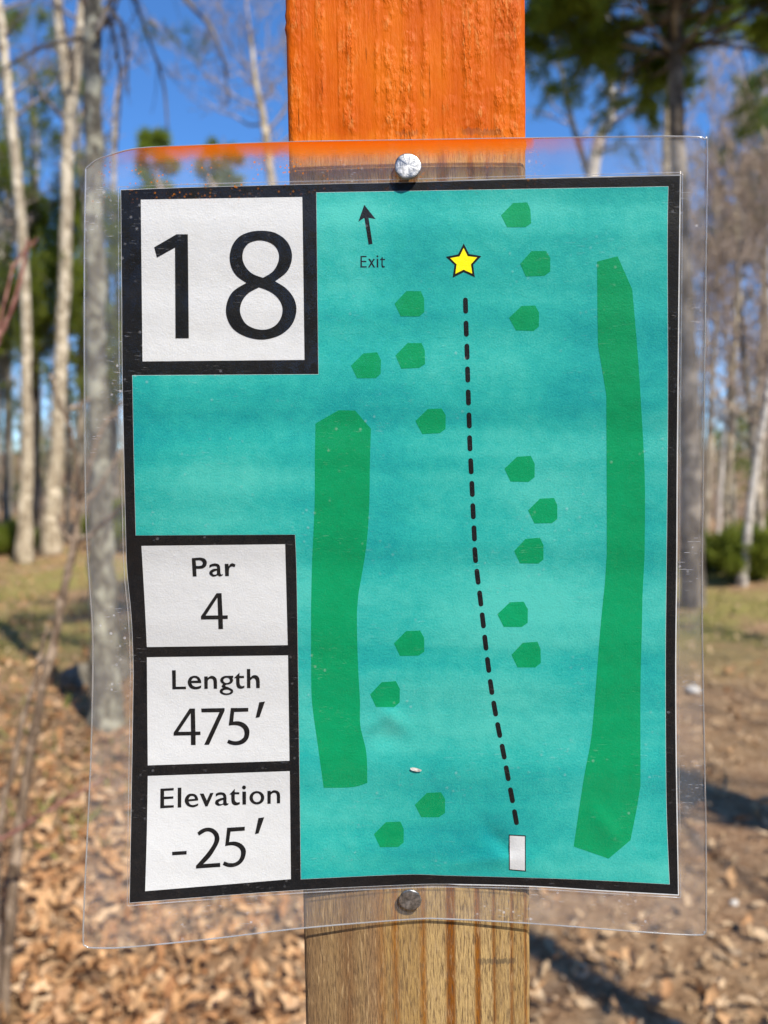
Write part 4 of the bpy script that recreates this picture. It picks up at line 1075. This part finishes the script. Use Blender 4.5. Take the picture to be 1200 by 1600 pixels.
sapling('leaning bare sapling at lower left, branching beside the film', 'bare_sapling', [
    [(4, 1600, 15, 0), (12, 1490, 15, 0), (30, 1290, 14, 0.02), (58, 1120, 13, 0.03), (84, 1000, 12, 0.04), (103, 907, 11, 0.05), (117, 849, 10, 0.05), (121, 812, 8, 0.05), (127, 778, 7, 0.05)],
    [(117, 849, 7, 0.05), (137, 840, 6.5, 0.03), (165, 815, 6, 0.0), (190, 792, 5, -0.03), (215, 760, 4, -0.05)],
    [(127, 778, 6, 0.05), (140, 730, 6, 0.06), (158, 673, 5, 0.08), (190, 632, 4, 0.1), (215, 600, 3, 0.1)],
    [(127, 780, 5, 0.05), (118, 720, 5, 0.04), (108, 665, 5, 0.02), (92, 630, 4, 0), (80, 585, 3, 0)],
    [(125, 790, 5, 0.05), (148, 770, 5, 0.08), (166, 744, 4, 0.11), (190, 700, 3.5, 0.14)],
    [(117, 849, 4, 0.05), (98, 830, 4, 0.03), (88, 805, 3, 0.02)],
    [(108, 640, 4, 0.02), (125, 634, 4, 0.03), (140, 622, 3, 0.04)]], M['stem'], 301, D, True)
sapling('thinner dark stem left of the leaning sapling at lower left', 'bare_sapling', [
    [(-6, 1600, 9, 0), (-4, 1400, 9, 0), (3, 1262, 9, 0), (16, 1214, 8.5, 0), (34, 1130, 8, 0.02), (52, 1072, 7, 0.03), (62, 1030, 6, 0.04), (74, 975, 4, 0.04)]], M['stem'], 302, 1.95, True)
sapling('reddish twig reaching in from the left edge of the photo', 'red_twig_bush', [
    [(-120, 1600, 10, 0), (-100, 1100, 9, 0), (-50, 700, 7, 0), (-8, 548, 6, 0), (16, 492, 5.5, 0), (36, 418, 4.5, 0), (44, 372, 3, 0)], [(-8, 548, 4, 0), (20, 420, 3.5, 0.03), (60, 372, 3, 0.05)],
    [(-100, 1345, 5, 0), (0, 1312, 5, 0), (70, 1270, 4.5, 0), (132, 1234, 3.5, 0), (170, 1210, 2.5, 0)]], M['stem_red'], 303, 1.9, True)

# ---------------------------------------------------------------- stones
def stone(label, px, py, wpx, hpx, mat, seed):
    c = foot(px, py); r = 0.5 * wpx / F * c.y; hz = hpx / F * c.y
    rng = np.random.default_rng(seed)
    nu, nv = 18, 10; V = []
    for j in range(nv + 1):
        th = math.pi * j / nv
        for i in range(nu):
            a = 2 * math.pi * i / nu
            k = 1 + 0.16 * math.sin(2 * a + seed) * math.sin(th) + 0.12 * math.sin(3 * a + th * 2 + seed) + 0.05 * rng.normal()
            V.append((r * k * math.sin(th) * math.cos(a), r * 0.8 * k * math.sin(th) * math.sin(a), hz * 0.35 + hz * 0.65 * k * math.cos(th)))
    i = np.arange(nv)[:, None] * nu; k = np.arange(nu)[None]; k2 = (k + 1) % nu
    q = np.stack([i + k, i + nu + k, i + nu + k2, i + k2], -1).reshape(-1, 4)
    o = obj('stone', mesh_np('stone', np.array(V), q, np.full(len(q), 4)), mat); o.location = c
    tag(o, label, 'stone')
stone('grey boulder on the ground beside the nearest grey trunk', 128, 1078, 58, 40, M['stone'], 1)
stone('whitish stone on the ground seen through the right margin of the film', 1083, 1082, 24, 11, M['stone_pale'], 4)
stone('grey stone behind the nearest grey trunk, by the sign\'s black border', 186, 1062, 40, 34, M['stone'], 6)
stone('small bluish grey pebble on the bare ground at lower right', 1147, 1414, 12, 8, M['stone_pale'], 8)

# ---------------------------------------------------------------- leaf litter and grass
def litter():
    rng = np.random.default_rng(400)
    def field(n, y0, y1, dens_fun, size, mat, name, label, side=None, lift=0.0):
        # even on the ground in screen terms: denser near
        y = y0 * (y1 / y0) ** rng.random(n)
        x = rng.uniform(-0.75, 0.75, n) * (y + 0.8)
        keep = rng.random(n) < dens_fun(x, y)
        x, y = x[keep], y[keep]; n = len(x)
        z = ground_z(x, y) + rng.uniform(0.004, 0.05, n) + lift
        L = size * (0.5 + 1.3 * rng.random(n) ** 1.6); W = L * rng.uniform(0.32, 0.62, n)
        yaw = rng.uniform(0, 6.283, n); pit = rng.normal(0, 0.55, n); rol = rng.normal(0, 0.6, n)
        curl = rng.normal(0.1, 0.28, n); fold = rng.normal(0.18, 0.25, n)
        # 8 outline stations: stem, lobes, tip
        st = [(-0.5, 0.0), (-0.30, 0.62), (-0.12, 0.40), (0.08, 1.0), (0.24, 0.58), (0.36, 0.66), (0.5, 0.0)]
        vs = []
        for (a, b) in st:
            for sgn in ((0,) if b == 0 else (-1, 0, 1)):
                lx = a * L; ly = sgn * b * W * 0.5 * rng.uniform(0.8, 1.2, n)
                lz = curl * L * (4 * a * a - 0.3) + np.abs(sgn) * b * fold * W + rng.normal(0, 0.03, n) * L
                vs.append(np.stack([lx, ly, lz], -1))
        V = np.stack(vs, 1)                        # n, nv, 3
        cy, sy, cp, sp, cr, sr = np.cos(yaw), np.sin(yaw), np.cos(pit), np.sin(pit), np.cos(rol), np.sin(rol)
        X, Yv, Zv = V[..., 0], V[..., 1], V[..., 2]
        Yr, Zr = Yv * cr[:, None] - Zv * sr[:, None], Yv * sr[:, None] + Zv * cr[:, None]
        Xp, Zp = X * cp[:, None] + Zr * sp[:, None], -X * sp[:, None] + Zr * cp[:, None]
        V = np.stack([Xp * cy[:, None] - Yr * sy[:, None] + x[:, None], Xp * sy[:, None] + Yr * cy[:, None] + y[:, None], Zp + z[:, None]], -1)
        nv = V.shape[1]
        base = [(0, 1, 2), (0, 2, 3)]
        quads = []
        for k in range(4):
            a = 1 + 3 * k; quads += [(a, a + 3, a + 4, a + 1), (a + 1, a + 4, a + 5, a + 2)]
        tri2 = [(13, 16, 14), (14, 16, 15)]
        tl = np.array(base + tri2); ql = np.array(quads)
        off = np.arange(n)[:, None, None] * nv
        Lp = np.concatenate([(tl[None] + off).reshape(-1), (ql[None] + off).reshape(-1)])
        S = np.concatenate([np.full(n * len(tl), 3), np.full(n * len(ql), 4)])
        o = obj(name, mesh_np(name, V.reshape(-1, 3), Lp, S), mat)
        tag(o, label, 'leaves', kind='stuff')
    left = lambda x, y: np.clip(0.5 - x * 0.8 / y * 2.2, 0.07, 1.0) * np.where(y > 6, 0.55, 1)
    field(40000, 0.7, 15, left, 0.053, M['leaf'], 'leaf_litter', 'brown curled leaf litter covering the ground')
    right = lambda x, y: np.clip(0.55 + x * 0.8 / y, 0.2, 0.9)
    field(10000, 0.7, 14, right, 0.042, M['leaf_pale'], 'bleached_leaf_litter', 'bleached flat leaves scattered on the bare ground', lift=-0.006)
    # grass
    n = 26000
    y = 2.2 * (15 / 2.2) ** rng.random(n); x = rng.uniform(-0.75, 0.75, n) * (y + 0.8)
    f = np.sin(x * 1.3 + 0.7) * np.cos(y * 0.9 + 0.4 * x) + 0.5 * np.sin(2.9 * x + 1.7 * y)
    keep = rng.random(n) < np.where(y > 5.5, np.clip(0.25 + f, 0.05, 1), np.clip(f - 0.75, 0.0, 0.35))
    x, y = x[keep], y[keep]; n = len(x); z = ground_z(x, y)
    h = rng.uniform(0.03, 0.09, n); a = rng.uniform(0, 6.28, n); w = 0.004 + 0.0008 * y
    dx, dy = np.cos(a), np.sin(a); lx, ly = rng.normal(0, 0.5, n) * h, rng.normal(0, 0.5, n) * h
    V = np.stack([np.stack([x - dx * w, y - dy * w, z], -1), np.stack([x + dx * w, y + dy * w, z], -1), np.stack([x + lx * 0.5 + dx * w * .6, y + ly * .5 + dy * w * .6, z + h * 0.65], -1), np.stack([x + lx, y + ly, z + h], -1)], 1)
    tri = np.array([(0, 1, 2), (0, 2, 3)]); off = np.arange(n)[:, None, None] * 4
    o = obj('grass', mesh_np('grass', V.reshape(-1, 3), (tri[None] + off).reshape(-1), np.full(n * 2, 3), None, False), M['grass'])
    tag(o, 'thin yellowish green grass across the clearing', 'grass', kind='stuff')
litter()
